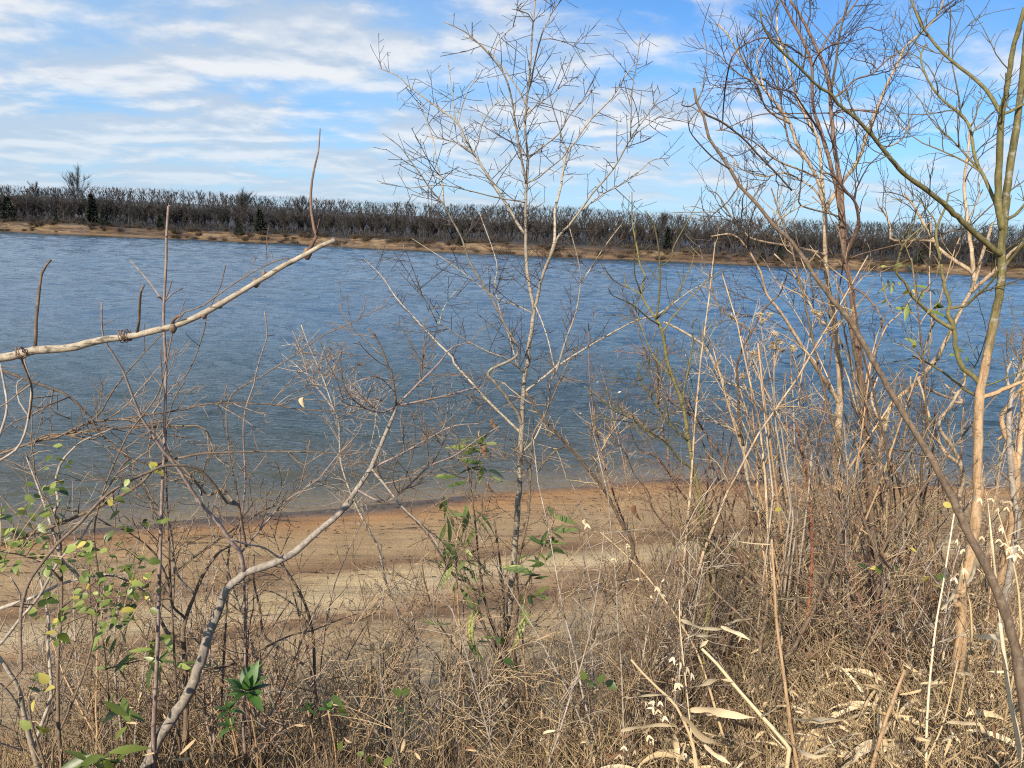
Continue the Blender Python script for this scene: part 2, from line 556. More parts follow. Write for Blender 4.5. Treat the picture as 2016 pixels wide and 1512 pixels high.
# ------------------------------------------------------------------ materials for plants
def bark(name, c1, c2, spot=None, sc=40.0, rough=0.85, stretch=(1, 1, 0.35), spotamt=0.5, bump=0.4):
    m, b = newmat(name)
    tcn = b.n('ShaderNodeTexCoord').outputs['Object']
    v = b.vm('MULTIPLY', tcn, stretch)
    nz = b.n('ShaderNodeTexNoise', {'Vector': v, 'Scale': sc, 'Detail': 6.0, 'Roughness': 0.7}).outputs[0]
    big = b.n('ShaderNodeTexNoise', {'Vector': tcn, 'Scale': 6.0, 'Detail': 4.0, 'Roughness': 0.6}).outputs[0]
    col = b.mix(b.smooth(nz, 0.32, 0.68), c1, c2)
    if spot:
        ln = b.n('ShaderNodeTexNoise', {'Vector': b.vm('MULTIPLY', tcn, (1, 1, 3.2)), 'Scale': 24.0, 'Detail': 3.0, 'Roughness': 0.6}).outputs[0]
        col = b.mix(b.m('MULTIPLY', b.smooth(ln, 0.56, 0.66), spotamt), col, spot)
    rv = b.n('ShaderNodeObjectInfo').outputs['Random']
    col = b.mix(1.0, col, b.ramp(b.m('ADD', b.m('MULTIPLY', rv, 0.5), b.m('MULTIPLY', big, 0.5)), [(0.2, (0.74, 0.73, 0.72)), (0.8, (1.14, 1.12, 1.10))]), 'MULTIPLY')
    bp = b.n('ShaderNodeBump', {'Strength': bump, 'Distance': 0.004, 'Height': nz})
    principled(b, col, rough, Normal=bp.outputs[0])
    return m


M = {}
M['pale'] = bark('pale_bark', (0.26, 0.22, 0.165, 1), (0.46, 0.40, 0.315, 1), (0.10, 0.085, 0.06, 1), sc=38, spotamt=0.85, bump=0.8)
M['cream'] = bark('cream_bark', (0.26, 0.185, 0.115, 1), (0.54, 0.42, 0.285, 1), (0.13, 0.09, 0.06, 1), sc=34, stretch=(1, 1, 0.2), spotamt=0.7, bump=0.9)
M['tan'] = bark('tan_bark', (0.36, 0.235, 0.125, 1), (0.55, 0.37, 0.215, 1), (0.20, 0.115, 0.055, 1), sc=46, stretch=(1.0, 1.0, 0.14), spotamt=0.6, bump=1.0)
M['olive'] = bark('olive_bark', (0.105, 0.095, 0.035, 1), (0.215, 0.185, 0.070, 1), (0.30, 0.25, 0.15, 1), sc=55, spotamt=0.5)
M['brown'] = bark('brown_bark', (0.10, 0.07, 0.047, 1), (0.215, 0.155, 0.105, 1), (0.33, 0.27, 0.21, 1), sc=60, spotamt=0.4)
M['redbrown'] = bark('red_brown_bark', (0.10, 0.058, 0.040, 1), (0.23, 0.145, 0.10, 1), (0.34, 0.26, 0.20, 1), sc=40, stretch=(1, 1, 0.12), spotamt=0.5, bump=0.8)
M['grey'] = bark('grey_bark', (0.20, 0.17, 0.14, 1), (0.42, 0.365, 0.305, 1), (0.56, 0.50, 0.42, 1), sc=45, spotamt=0.5, bump=0.7)
M['plum'] = bark('plum_bark', (0.19, 0.135, 0.115, 1), (0.37, 0.285, 0.245, 1), (0.47, 0.40, 0.34, 1), sc=50, spotamt=0.4)
M['twig'] = bark('twig_bark', (0.14, 0.095, 0.060, 1), (0.33, 0.24, 0.16, 1), sc=22, stretch=(1, 1, 1))
M['twig_red'] = bark('red_twig_bark', (0.19, 0.10, 0.058, 1), (0.38, 0.24, 0.15, 1), sc=22, stretch=(1, 1, 1))
M['twig_tan'] = bark('tan_twig_bark', (0.28, 0.195, 0.105, 1), (0.58, 0.44, 0.265, 1), sc=20, stretch=(1, 1, 1))
M['twig_pale'] = bark('pale_twig_bark', (0.30, 0.24, 0.185, 1), (0.50, 0.43, 0.34, 1), sc=20, stretch=(1, 1, 1))
M['twig_olive'] = bark('olive_twig_bark', (0.085, 0.072, 0.03, 1), (0.19, 0.155, 0.068, 1), sc=22, stretch=(1, 1, 1))
M['twig_dark'] = bark('dark_twig_bark', (0.040, 0.030, 0.026, 1), (0.11, 0.080, 0.064, 1), sc=22, stretch=(1, 1, 1))  # bark darkened to mimic twigs silhouetted on bright sky; beach debris shares the colour
# tan bark that goes over to olive green higher up the stem
m_, b_ = newmat('tan_to_olive_bark')
to = b_.n('ShaderNodeTexCoord').outputs['Object']
nz_ = b_.n('ShaderNodeTexNoise', {'Vector': b_.vm('MULTIPLY', to, (1, 1, 0.14)), 'Scale': 46.0, 'Detail': 6.0, 'Roughness': 0.72}).outputs[0]
bg_ = b_.n('ShaderNodeTexNoise', {'Vector': b_.vm('MULTIPLY', to, (1, 1, 0.4)), 'Scale': 9.0, 'Detail': 5.0, 'Roughness': 0.65}).outputs[0]
ln_ = b_.n('ShaderNodeTexNoise', {'Vector': b_.vm('MULTIPLY', to, (1, 1, 3.5)), 'Scale': 26.0, 'Detail': 3.0}).outputs[0]
zo_ = b_.n('ShaderNodeSeparateXYZ', {0: b_.n('ShaderNodeNewGeometry').outputs['Position']}).outputs[2]
f_ = b_.smooth(b_.m('ADD', zo_, b_.m('MULTIPLY', b_.m('SUBTRACT', bg_, 0.5), 1.1)), 5.30, 5.75)
tan_ = b_.mix(b_.smooth(nz_, 0.34, 0.66), (0.27, 0.165, 0.085, 1), (0.54, 0.37, 0.215, 1))
oli_ = b_.mix(b_.smooth(nz_, 0.34, 0.66), (0.07, 0.064, 0.023, 1), (0.19, 0.165, 0.058, 1))
c_ = b_.mix(f_, tan_, oli_)
pt_ = b_.n('ShaderNodeTexNoise', {'Vector': to, 'Scale': 17.0, 'Detail': 5.0, 'Roughness': 0.7}).outputs[0]
c_ = b_.mix(b_.m('MULTIPLY', b_.smooth(pt_, 0.54, 0.64), 0.75), c_, (0.30, 0.275, 0.225, 1))
c_ = b_.mix(b_.m('MULTIPLY', b_.smooth(pt_, 0.42, 0.34), 0.7), c_, (0.10, 0.07, 0.045, 1))
c_ = b_.mix(b_.m('MULTIPLY', b_.smooth(ln_, 0.60, 0.68), 0.6), c_, (0.13, 0.095, 0.055, 1))
principled(b_, c_, 0.85, Normal=b_.n('ShaderNodeBump', {'Strength': 1.0, 'Distance': 0.006, 'Height': nz_}).outputs[0])
M['tan_olive'] = m_
M['red'] = bark('red_stem', (0.20, 0.06, 0.03, 1), (0.38, 0.145, 0.075, 1), sc=30)


def leafmat(name, c1, c2, rough=0.45, trans=0.25, vein=None, var=0.35):
    m, b = newmat(name)
    tcn = b.n('ShaderNodeTexCoord').outputs['Object']
    rv = b.n('ShaderNodeObjectInfo').outputs['Random']
    nz = b.n('ShaderNodeTexNoise', {'Vector': tcn, 'Scale': 60.0, 'Detail': 4.0, 'Roughness': 0.6}).outputs[0]
    col = b.mix(b.m('ADD', b.m('MULTIPLY', nz, 0.5), b.m('MULTIPLY', b.m('SUBTRACT', rv, 0.25), 1.0), clamp=True), c1, c2)
    bs = b.n('ShaderNodeBsdfPrincipled', {'Base Color': col, 'Roughness': rough, 'Normal': b.n('ShaderNodeBump', {'Strength': 0.25, 'Distance': 0.003, 'Height': nz}).outputs[0]})
    tr = b.n('ShaderNodeBsdfTranslucent', {'Color': col})
    mx = b.n('ShaderNodeMixShader', {0: trans, 1: bs.outputs[0], 2: tr.outputs[0]})
    b.n('ShaderNodeOutputMaterial', {'Surface': mx.outputs[0]})
    return m


M['leaf_light'] = leafmat('light_green_leaf', (0.10, 0.155, 0.028, 1), (0.30, 0.35, 0.09, 1))
M['leaf_dark'] = leafmat('dark_green_leaf', (0.05, 0.085, 0.018, 1), (0.16, 0.20, 0.04, 1), rough=0.4)
M['leaf_yellow'] = leafmat('yellow_leaf', (0.38, 0.32, 0.05, 1), (0.55, 0.47, 0.13, 1))
M['leaf_gloss'] = leafmat('glossy_leaf', (0.028, 0.075, 0.018, 1), (0.085, 0.175, 0.035, 1), rough=0.5, trans=0.15)
M['leaf_lance'] = leafmat('narrow_green_leaf', (0.06, 0.10, 0.025, 1), (0.22, 0.27, 0.085, 1), rough=0.4)
M['straw'] = leafmat('straw', (0.50, 0.36, 0.19, 1), (0.74, 0.58, 0.36, 1), rough=0.7, trans=0.15)
M['straw_pale'] = leafmat('pale_straw', (0.60, 0.47, 0.29, 1), (0.80, 0.67, 0.46, 1), rough=0.65, trans=0.15)
M['dead_leaf'] = leafmat('dead_leaf', (0.13, 0.062, 0.03, 1), (0.30, 0.17, 0.085, 1), rough=0.7, trans=0.1)
M['bud'] = leafmat('silvery_bud', (0.42, 0.40, 0.35, 1), (0.60, 0.57, 0.50, 1), rough=0.6, trans=0.0)
M['seed'] = leafmat('dry_seed_fluff', (0.36, 0.27, 0.16, 1), (0.58, 0.46, 0.30, 1), rough=0.9, trans=0.1)

# ------------------------------------------------------------------ the far shore
M['far_trunk'] = bark('far_trunk', (0.07, 0.062, 0.055, 1), (0.15, 0.133, 0.115, 1), sc=0.9, stretch=(1, 1, 0.3))


def farcrown(name, c1, c2):
    m, b = newmat(name)
    rv = b.n('ShaderNodeObjectInfo').outputs['Random']
    tcn = b.n('ShaderNodeTexCoord').outputs['Object']
    nz = b.n('ShaderNodeTexNoise', {'Vector': tcn, 'Scale': 0.25, 'Detail': 4.0}).outputs[0]
    f = b.m('ADD', b.m('MULTIPLY', rv, 0.6), b.m('MULTIPLY', b.m('SUBTRACT', nz, 0.3), 0.7), clamp=True)
    principled(b, b.mix(f, c1, c2), 0.9)
    return m


M['far_crown'] = farcrown('far_bare_crown', (0.033, 0.030, 0.029, 1), (0.064, 0.056, 0.050, 1))
M['far_crown_red'] = farcrown('far_russet_crown', (0.042, 0.033, 0.028, 1), (0.066, 0.050, 0.040, 1))
M['cedar'] = farcrown('far_evergreen', (0.012, 0.018, 0.012, 1), (0.026, 0.036, 0.018, 1))
M['brush'] = farcrown('far_brush', (0.045, 0.034, 0.026, 1), (0.11, 0.08, 0.05, 1))


def far_tree_parts(rng, H, full=1.0, spread=0.26, nlimb=16, ntw=16, low=0.25, tw=0.05, lean=0.03, flat=False):
    tr, cr = MB(), MB()
    pts = [Vector((0, 0, -0.4))]
    for i in range(1, 7):
        pts.append(Vector((rng.gauss(0, H * lean * 0.3), rng.gauss(0, H * lean * 0.3), H * 0.80 * i / 6)))
    rr = [0.019 * H * (1 - 0.88 * i / 6) * 0.62 for i in range(7)]
    tr.tube(pts, rr, 5)
    for k in range(nlimb):
        t = low + (1 - low) * (k + rng.random()) / nlimb
        i = min(5, int(t * 6))
        p = pts[i].lerp(pts[i + 1], t * 6 - i)
        az = rng.uniform(0, 6.283)
        el = R(rng.uniform(30, 70))
        ln = H * spread * rng.uniform(0.6, 1.15) * (0.55 + 0.75 * math.sin(math.pi * min(1.0, 0.12 + 0.80 * t)) ** 0.8)
        d = Vector((math.cos(az) * math.cos(el), math.sin(az) * math.cos(el), math.sin(el)))
        lp = [p]
        for s in range(4):
            d = (d + rvec(rng) * 0.16 + Vector((0, 0, 0.10))).normalized()
            lp.append(lp[-1] + d * ln / 4)
        r0 = max(0.035, 0.0048 * H * (1.1 - 0.6 * t))
        if flat:
            cr.tube([lp[0], lp[2], lp[4]], [r0, r0 * 0.6, r0 * 0.3], 3, cap=False)
        else:
            cr.tube(lp, [r0, r0 * 0.8, r0 * 0.6, r0 * 0.45, r0 * 0.3], 3, cap=False)
        for s in range(int(ntw * full)):
            u = rng.uniform(0.25, 1.0) * 4
            i2 = min(3, int(u))
            q0 = lp[i2].lerp(lp[i2 + 1], u - i2)
            d2 = (d * 0.5 + rvec(rng) * 0.62 + Vector((0, 0, 0.55))).normalized()
            l2 = ln * rng.uniform(0.16, 0.42)
            if flat:
                sd = d2.cross(rvec(rng)).normalized() * tw
                q1 = q0 + d2 * l2
                cr.quad(q0 - sd, q0 + sd, q1 + sd * 0.5, q1 - sd * 0.5)
                continue
            q1 = q0 + d2 * l2 * 0.55
            q2 = q1 + (d2 + rvec(rng) * 0.35 + Vector((0, 0, 0.15))).normalized() * l2 * 0.5
            cr.tube([q0, q1, q2], [tw * 0.75, tw * 0.55, tw * 0.3], 3, cap=False)
    return tr, cr


FT = []
for k in range(10):
    rng = random.Random(100 + k)
    tr, cr = far_tree_parts(rng, 14.0, full=1.0, spread=0.27 + 0.02 * (k % 3), nlimb=30, ntw=34, low=0.16 + 0.05 * (k % 4), tw=0.062)
    FT.append((tr.mesh('far_tree_trunk', M['far_trunk']), cr.mesh('far_tree_crown', M['far_crown' if k % 4 else 'far_crown_red'])))


def far_tree(i, x, y, h, rz, name='bare_tree', label=None, group=None):
    e = empty(name, (x, y, gz(x, y) - 0.1))
    s = h / 14.0
    e.rotation_euler = (0, 0, rz)
    e.scale = (s, s, s)
    tm, cm = FT[i % len(FT)]
    link(bpy.data.objects.new('trunk', tm), e)
    link(bpy.data.objects.new('crown', cm), e)
    tag(e, label, 'tree', group)
    return e


rng = random.Random(7)


def far_xy(px, e):
    """point e metres behind the far waterline, in the direction of photograph column px"""
    y_w = float(np.interp(px, [p[0] for p in far_px], [p[1] for p in far_px]))
    if px < far_px[0][0] or px > far_px[-1][0]:
        y_w = 456 + (px - 0) * 0.0452
    p = at_z(px, y_w)
    s = 1.0 + e / p.y
    return p.x * s, p.y * s


def stretch(px):
    for lim, txt in ((150, 'left of the tall dark pine'), (330, 'behind the round cedar at left'), (480, 'between the upright stem and the bushy bare tree'), (640, 'above the tip of the pale branch'),
                     (830, 'above the bright clay bank left of centre'), (980, 'just left of the central trunk'), (1180, 'just right of the central trunk'), (1340, 'beside the narrow dark cedar'),
                     (1500, 'behind the budding shrub'), (1680, 'behind the pale tree of the right clump'), (1860, 'behind the bent whitish trunk')):
        if px < lim:
            return txt
    return 'behind the olive trunk at right'


for k in range(290):
    px = -60 + 2140 * (k + rng.random()) / 290
    e = rng.uniform(17, 36)
    x, y = far_xy(px, e)
    h = rng.uniform(10.2, 12.0) * (1.06 if px < 500 else 1.0)
    where = stretch(px)
    far_tree(rng.randrange(10), x, y, h, rng.uniform(0, 6.28), 'bare_tree', 'grey bare tree in the far wood, ' + where, 'far wood edge ' + where)

# the mass of the wood behind its edge reads as one
wood, woodt = MB(), MB()
proto = []
for k in range(6):
    r2 = random.Random(500 + k)
    proto.append(far_tree_parts(r2, 14.0, full=1.0, nlimb=14, ntw=14, low=0.08, tw=0.115, flat=True))
for k in range(820):
    px = -260 + 2560 * (k + rng.random()) / 820
    e = 24 + 150 * rng.random() ** 1.2
    x, y = far_xy(px, e)
    s = rng.uniform(0.82, 0.94) * (1.0 if e < 90 else 1.05)
    a = rng.uniform(0, 6.28)
    ca, sa = math.cos(a) * s, math.sin(a) * s
    z0 = gz(x, y)
    for src, dst in zip(proto[k % 6], (woodt, wood)):
        o = len(dst.v)
        dst.v += [(x + vx * ca - vy * sa, y + vx * sa + vy * ca, z0 + vz * s) for vx, vy, vz in src.v]
        dst.f += [tuple(i + o for i in f) for f in src.f]
for k in range(2600):
    px = -200 + 2440 * rng.random()
    x, y = far_xy(px, rng.uniform(11, 60))
    z0 = gz(x, y)
    c = Vector((x, y, z0))
    for j in range(14):
        d = (rvec(rng) * 0.7 + Vector((0, 0, 0.9))).normalized()
        q0 = c + Vector((rng.gauss(0, 0.9), rng.gauss(0, 0.9), rng.uniform(-0.1, 1.6)))
        q1 = q0 + d * rng.uniform(0.8, 2.4)
        sd = d.cross(rvec(rng)).normalized() * 0.075
        wood.quad(q0 - sd, q0 + sd, q1 + sd * 0.5, q1 - sd * 0.5)
# fine upper twigs that close the canopy between the crowns
for k in range(38000):
    px = -200 + 2440 * rng.random()
    x, y = far_xy(px, rng.uniform(26, 165))
    top = 12.6 + 0.9 * float(vnoise(x, y, 0.06, 2.0)) + 0.5 * float(vnoise(x, y, 0.23, 4.0))
    q0 = Vector((x, y, gz(x, y) + top * (1 - 0.62 * rng.random() ** 1.3)))
    d = (rvec(rng) * 0.55 + Vector((0, 0, 0.8))).normalized()
    q1 = q0 + d * rng.uniform(0.9, 2.3)
    sd = d.cross(rvec(rng)).normalized() * rng.uniform(0.05, 0.095)
    wood.quad(q0 - sd, q0 + sd, q1 + sd * 0.3, q1 - sd * 0.3)
fw = wood.build('far_wood', M['far_crown'], smooth=False)
tag(fw, 'dense grey-brown leafless wood along the whole far shore', 'wood', kind='stuff')
tw_ = woodt.build('wood_trunks', M['far_trunk'], fw)
tw_['kind'] = 'stuff'

# trees that stand out of the wood
big_specs = [(158, 340, 470, 46, 'broad-crowned bare tree rising high above the wood at the left', 1.35),
             (75, 356, 440, 60, 'thin bare tree standing above the wood left of the broad-crowned one', 0.9),
             (482, 376, 460, 44, 'bushy bare tree rising over the wood line left of centre', 1.2),
             (595, 381, 460, 40, 'slender bare tree poking above the wood behind the whip of the pale branch', 0.8),
             (1297, 416, 500, 40, 'pale bare treetop above the wood right of the central sapling', 1.1)]
for k, (px, ytop, ybase, e, lab, sp) in enumerate(big_specs):
    x, y = far_xy(px, e)
    top = at(px, ytop, y)
    H = top.z - gz(x, y)
    r2 = random.Random(900 + k)
    tr, cr = far_tree_parts(r2, H, full=1.6, spread=0.27 * sp, nlimb=26, ntw=20, low=0.40, tw=0.07)
    ob = empty('bare_tree', (x, y, gz(x, y)))
    tr.build('trunk', M['far_trunk'], ob)
    cr.build('crown', M['far_crown'], ob)
    tag(ob, lab, 'tree', 'tall bare trees above the far wood')


def cedar(px, ytop, e, wid, lab, seed):
    r2 = random.Random(seed)
    x, y = far_xy(px, e)
    H = max(3.0, at(px, ytop, y).z - gz(x, y))
    tr, cr = MB(), MB()
    tr.tube([Vector((0, 0, -0.3)), Vector((0.1, 0, H * 0.5)), Vector((0, 0, H * 0.95))], [0.02 * H, 0.013 * H, 0.03], 5)
    n = int(900)
    for k in range(n):
        t = r2.random() ** 1.25
        az = r2.uniform(0, 6.283)
        lump = 0.75 + 0.25 * math.sin(az * 3 + t * 9 + seed) + 0.15 * math.sin(az * 5 - t * 17)
        rad = H * wid * (1 - t) ** 0.72 * lump * (0.45 + 0.55 * r2.random() ** 0.5) * (0.75 if t < 0.08 else 1)
        c = Vector((math.cos(az) * rad, math.sin(az) * rad, H * (0.06 + 0.93 * t)))
        d = (Vector((math.cos(az), math.sin(az), 0.35)) + rvec(r2) * 0.5).normalized()
        s = d.cross(rvec(r2)).normalized() * H * 0.034
        ln = H * 0.075 * r2.uniform(0.6, 1.4)
        cr.quad(c - s, c + s, c + d * ln + s * 0.3, c + d * ln - s * 0.3)
    ob = empty('cedar_tree', (x, y, gz(x, y)))
    tr.build('trunk', M['far_trunk'], ob)
    cr.build('crown', M['cedar'], ob, smooth=False)
    tag(ob, lab, 'tree', 'dark evergreens on the far shore')


cedar(184, 384, 12, 0.20, 'tall dark pine standing before the wood at the left', 31)
cedar(206, 413, 8, 0.42, 'round dark cedar at the bank below the tall pine', 32)
cedar(167, 432, 7, 0.50, 'low dark cedar bush left of the round cedar on the bank', 33)
cedar(18, 388, 12, 0.40, 'broad dark cedar at the left edge of the far shore', 34)
cedar(112, 428, 10, 0.55, 'squat dark evergreen bush on the bank at far left', 35)
cedar(316, 424, 10, 0.30, 'small narrow cedar on the bank behind the upright stem', 36)
cedar(512, 412, 12, 0.30, 'dark cedar among the trees above the bright bank', 37)
cedar(470, 436, 10, 0.5, 'olive green round bush on top of the far bank', 38)
cedar(1310, 448, 12, 0.22, 'narrow dark cedar in the wood right of centre', 39)
cedar(1500, 492, 8, 0.40, 'dark cedar on the far bank left of the pale trunks', 40)
cedar(1532, 482, 10, 0.36, 'taller dark cedar on the far bank behind the leaning stem', 41)
cedar(1806, 492, 8, 0.50, 'dark evergreen bush on the far bank behind the forked brown stems', 42)
cedar(1948, 497, 8, 0.50, 'dark evergreen bush on the far shore just left of the olive trunk', 43)
cedar(905, 462, 9, 0.45, 'dark evergreen bush on the far bank left of the central trunk', 44)
cedar(1090, 484, 9, 0.4, 'dark evergreen bush on the far bank right of the central trunk', 45)


def bush_mesh(seed):
    r2 = random.Random(seed)
    mb = MB()
    for k in range(42):
        az = r2.uniform(0, 6.283)
        d = Vector((math.cos(az) * 0.8, math.sin(az) * 0.8, r2.uniform(0.5, 1.3))).normalized()
        p = Vector((r2.gauss(0, 0.5), r2.gauss(0, 0.5), -0.2))
        pts = [p]
        ln = r2.uniform(1.2, 2.4)
        for s in range(4):
            d = (d + rvec(r2) * 0.25).normalized()
            pts.append(pts[-1] + d * ln / 4)
        mb.tube(pts, [0.06, 0.05, 0.045, 0.04, 0.02], 3, cap=False)
        for s in range(9):
            i = r2.randrange(1, 4)
            q0 = pts[i].lerp(pts[i + 1], r2.random())
            mb.tube([q0, q0 + (rvec(r2) + Vector((0, 0, 0.4))).normalized() * r2.uniform(0.3, 0.8)], [0.045, 0.02], 3, cap=False)
    return mb.mesh('bank_bush', M['brush'], smooth=False)


BM = [bush_mesh(60 + k) for k in range(5)]
for k in range(290):
    px = -40 + 2100 * rng.random()
    e = rng.choice([rng.uniform(4.5, 8), rng.uniform(8, 14), rng.uniform(9, 15)])
    x, y = far_xy(px, e)
    o = link(bpy.data.objects.new('bank_bush', BM[k % 5]))
    s = rng.uniform(0.5, 1.25)
    o.location = (x, y, gz(x, y))
    o.scale = (s * rng.uniform(1, 1.7), s, s)
    o.rotation_euler = (0, 0, rng.uniform(0, 0.6))
    tag(o, 'low bare bush on the far bank, ' + stretch(px), 'bush', 'far bank bushes ' + stretch(px))

# ------------------------------------------------------------------ the near bank: saplings, shrubs, stems (each stem is placed at its own distance)
TW = {  # twig habits
    'spur': dict(per_m=17, lmin=0.06, lmax=0.34, ang=66, up=0.12, kink=0.09, r0=0.0029, levels=1, t0=0.08, sub=0.5),
    'spur_light': dict(per_m=9, lmin=0.06, lmax=0.30, ang=62, up=0.15, kink=0.10, r0=0.0024, levels=1, t0=0.2, sub=0.5),
    'curly': dict(per_m=10, lmin=0.14, lmax=0.85, ang=46, up=0.22, kink=0.27, r0=0.0060, levels=2, t0=0.22, sub=0.52),
    'curly_light': dict(per_m=8, lmin=0.10, lmax=0.5, ang=48, up=0.22, kink=0.24, r0=0.0046, levels=2, t0=0.3, sub=0.5),
    'bushy': dict(per_m=14, lmin=0.09, lmax=0.46, ang=52, up=0.12, kink=0.18, r0=0.0038, levels=2, t0=0.15, sub=0.55),
    'few': dict(per_m=5, lmin=0.05, lmax=0.24, ang=55, up=0.15, kink=0.15, r0=0.0030, levels=1, t0=0.15, sub=0.5),
    'none': None,
}
BASES = {}


def trace(px, Y0, Y1, w0, w1, step=0.035, wob=0.14, rng=None):
    """traced stem -> 3D points and radii; distance runs from Y0 to Y1 along it"""
    n = len(px)
    L = [0.0]
    for i in range(1, n):
        L.append(L[-1] + math.dist(px[i], px[i - 1]))
    pts = []
    for i, p in enumerate(px):
        t = L[i] / L[-1]
        pts.append(at(p[0], p[1], Y0 + (Y1 - Y0) * t))
    step = max(step, 1.7 * max(w0, w1) * 0.5 / F * (Y0 + 1.0))
    sp = spline(pts, step)
    m = len(sp)
    rad = []
    for i, p in enumerate(sp):
        t = i / (m - 1)
        d = (p - Vector((0, 0, CAM_Z))).length
        rad.append((w0 + (w1 - w0) * t) * 0.5 / F * d)
    if rng and wob:
        for i in range(1, m - 1):
            j = rng.gauss(0, 1) * rad[i] * wob
            sp[i] = sp[i] + rvec(rng) * abs(j)
            rad[i] *= rng.uniform(0.94, 1.07)
    return sp, rad


def attach(s2, stems):
    """bend the lower end of a branch so that it grows out of the nearest stem"""
    p0 = s2[0]
    best, bd = None, 1e9
    for st in stems:
        for q in st:
            dv = q - p0
            d = math.hypot(dv.x, dv.z) + 0.25 * abs(dv.y)
            if d < bd:
                best, bd = q, d
    off = best - p0
    n = len(s2)
    k = max(2, int(n * (0.22 if bd < 0.12 else 0.4)))
    for i in range(k):
        t = 1 - i / k
        s2[i] = s2[i] + off * (t * t * (3 - 2 * t))


def plant(name, label, cat, Y, trunk, limbs, mat, twmat, habit, seed, group=None, root=True, tw_scale=1.0, trunk_twigs=None, limb_mat=None, buds=None, wob=0.14, limb_w=1.0):
    """trunk = (points, w0, w1, dY); limbs = list of (points, w0, w1, dY at start, dY at tip[, habit[, material]])"""
    rng = random.Random(seed)
    tp, w0, w1, dY = trunk
    sp, rad = trace(tp, Y, Y + dY, w0, w1, rng=rng, wob=wob)
    if root:
        b = sp[0]
        g0 = gz(b.x, b.y)
        if b.z > g0:
            n = max(2, int((b.z - g0 + 0.12) / 0.12))
            dn = [Vector((b.x + rng.gauss(0, 0.006), b.y + 0.0, b.z + (g0 - 0.12 - b.z) * (n - i) / n)) for i in range(n)]
            rr = [rad[0] * (1.0 + 0.35 * (n - i) / n) for i in range(n)]
            sp, rad = dn + sp, rr + rad
    org = sp[0].copy()
    e = empty(name, org)
    tag(e, label, cat, group)
    mb = MB()
    mb.tube(sp, rad, 8 if w0 > 7 else 6)
    tr = mb.build('trunk' if w0 > 7 else 'stem', M[mat], e, org)
    blist = [] if buds else None
    stems = [sp]

    def add_tw(par, pts, rd, hb, sc=1.0):
        h = TW[hb]
        if not h:
            return
        h = dict(h)
        h['lmin'] *= tw_scale
        h['lmax'] *= tw_scale
        t = MB()
        twigs(t, pts, rd, rng, buds=blist, **h)
        o = t.build('twigs', M[twmat], par, org)
        if o:
            o['kind'] = 'stuff'

    add_tw(tr, sp, rad, trunk_twigs or habit)
    for lm in limbs:
        pts, a, b2, d0, d1 = lm[:5]
        hb = lm[5] if len(lm) > 5 and lm[5] else habit
        mt = lm[6] if len(lm) > 6 else (limb_mat or mat)
        s2, r2 = trace(pts, Y + d0, Y + d1, a * limb_w, b2 * limb_w, rng=rng, wob=wob)
        attach(s2, stems)
        stems.append(s2)
        m2 = MB()
        m2.tube(s2, r2, 6 if a > 4 else 5)
        br = m2.build('branch', M[mt], e, org)
        add_tw(br, s2, r2, hb)
    if buds:
        for p, d in rng.sample(blist, min(10, len(blist))):
            o = link(bpy.data.objects.new('bud', BUD), e)
            o.location = p - org
            o.rotation_euler = d.to_track_quat('Z', 'Y').to_euler()
            o.scale = [rng.uniform(0.8, 1.25)] * 3
    BASES[label] = org
    return e


bm_ = MB()
bm_.tube([Vector((0, 0, -0.002)), Vector((0, 0, 0.003)), Vector((0, 0, 0.009)), Vector((0, 0, 0.015))], [0.0015, 0.0036, 0.0036, 0.0008], 6)
BUD = bm_.mesh('bud', M['bud'])

